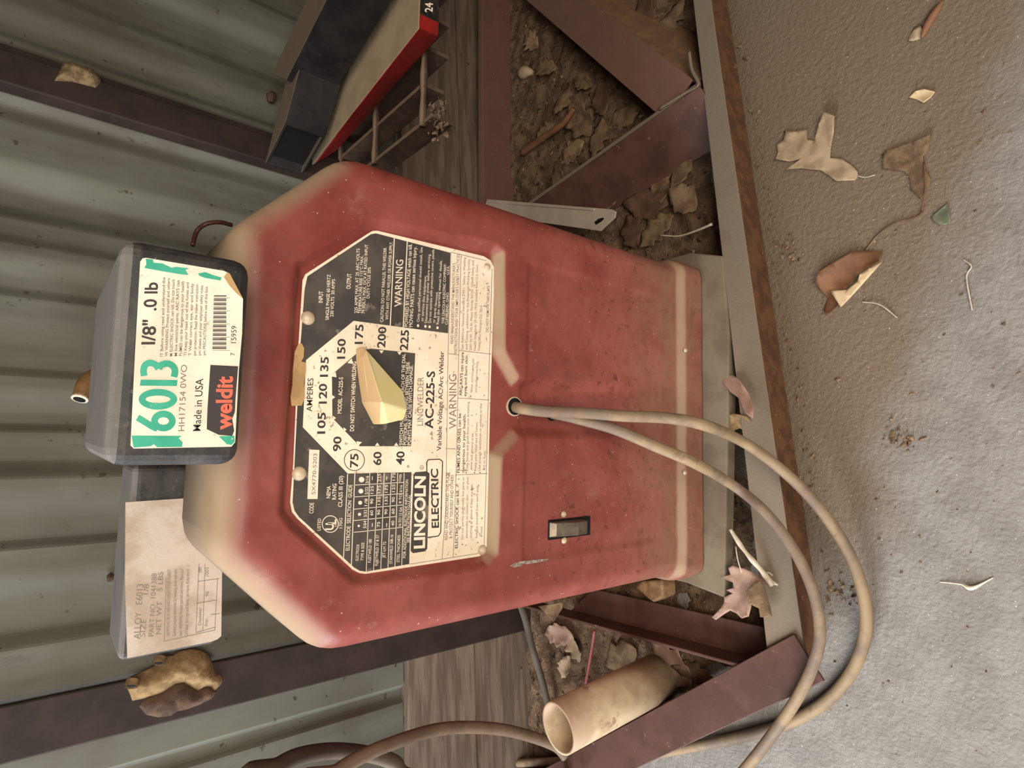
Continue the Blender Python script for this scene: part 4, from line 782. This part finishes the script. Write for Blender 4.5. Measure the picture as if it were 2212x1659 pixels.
V = [onside(u, v) for u, v in ((.03, .12), (.30, .02), (.45, -.02), (1.0, -.01), (1.0, 1.0), (.03, 1.0))]; prism('red_side', V, [v_-s_*.0006 for v_ in V], m_redbox, K_, label='bright red side')
e0, e1, e2, e3 = P8[5], P8[6], P8[2], P8[1]; fn = np.array((0, -.0010, 0))
V = [e0*.93+e1*.07+fn, e1+fn, e2+fn, e3*.93+e2*.07+fn]; prism('dark_end', V, [v_+np.array((0, .0006, 0)) for v_ in V], m_black, K_, label='black end with pale lettering')
V = [e0+fn*1.2, e0*.93+e1*.07+fn*1.2, e3*.93+e2*.07+fn*1.2, e3+fn*1.2]; prism('red_corner', V, [v_+np.array((0, .0006, 0)) for v_ in V], m_redbox, K_)
yy = min(e0[1], e3[1])-.003; tx = Print(yy); tx.text('24', 934, 26, 935, 6, 16, .02); tx.build('lettering_pale', m_white, K_)
# square tubes
def sq_tube(label, a, b, zt_, zb_, v, wall=.004):
    r = empty('square_tube', tuple((a+b)/2-np.array((0, 0, zt_-zb_))), label, 'tube'); h = np.array((0, 0, zt_-zb_))
    mesh('tube_wall', *sq_geo(a, b, h, v, wall), m_blacktube, r, bevel=.0008); return r
def sq_geo(a, b, h, v, t_):
    o = [a, b, b-h, a-h]; w1 = unit(b-a)*t_; hz_ = unit(h)*t_; i_ = [a+w1-hz_, b-w1-hz_, b-w1-h+hz_, a+w1-h+hz_]
    V = o+i_+[p_+v for p_ in o]+[p_+v for p_ in i_]; Fs = []
    for k in range(4):
        n_ = (k+1) % 4; Fs += [(k, n_, 8+n_, 8+k), (4+k, 12+k, 12+n_, 4+n_), (k, 4+k, 4+n_, n_), (8+k, 8+n_, 12+n_, 12+k)]
    return V, Fs
ta_, tb_ = PZ(572, 354, .470), PZ(613, 270, .470)
vt_ = PZ(640, 97, .470)-ta_
vt_[1] *= .95
sq_tube('black square steel tube, dusty on top, its open end facing the welder', ta_, tb_+(tb_-ta_)*.06, .470, .416, vt_)
_r = bpy.data.objects['square_tube']; vv = unit(vt_); h_ = np.array((0, 0, .054)); i0 = vv*.012; e_ = unit(tb_-ta_)*.004; q4 = [ta_+e_+i0-h_*.08, tb_+i0-h_*.08, tb_-h_*.92+i0, ta_+e_-h_*.92+i0]
prism('dark_plug', q4, [q_+vv*.004 for q_ in q4], m_hole, _r)  # black plug set inside the open end, paints the tube's unlit interior
ta2, tb2 = PZ(588, 158, .505), PZ(622, 172, .505)
a2_, b2_ = PZ(588, 158, .478), PZ(618, 172, .478); a2_[1] = min(a2_[1], WY0+WK*a2_[0]-.008)
sq_tube('black steel tube lying behind the open-ended square tube, next to the wall', a2_, b2_, .478, .418, (PZ(662, 0, .478)-a2_)*2.0)
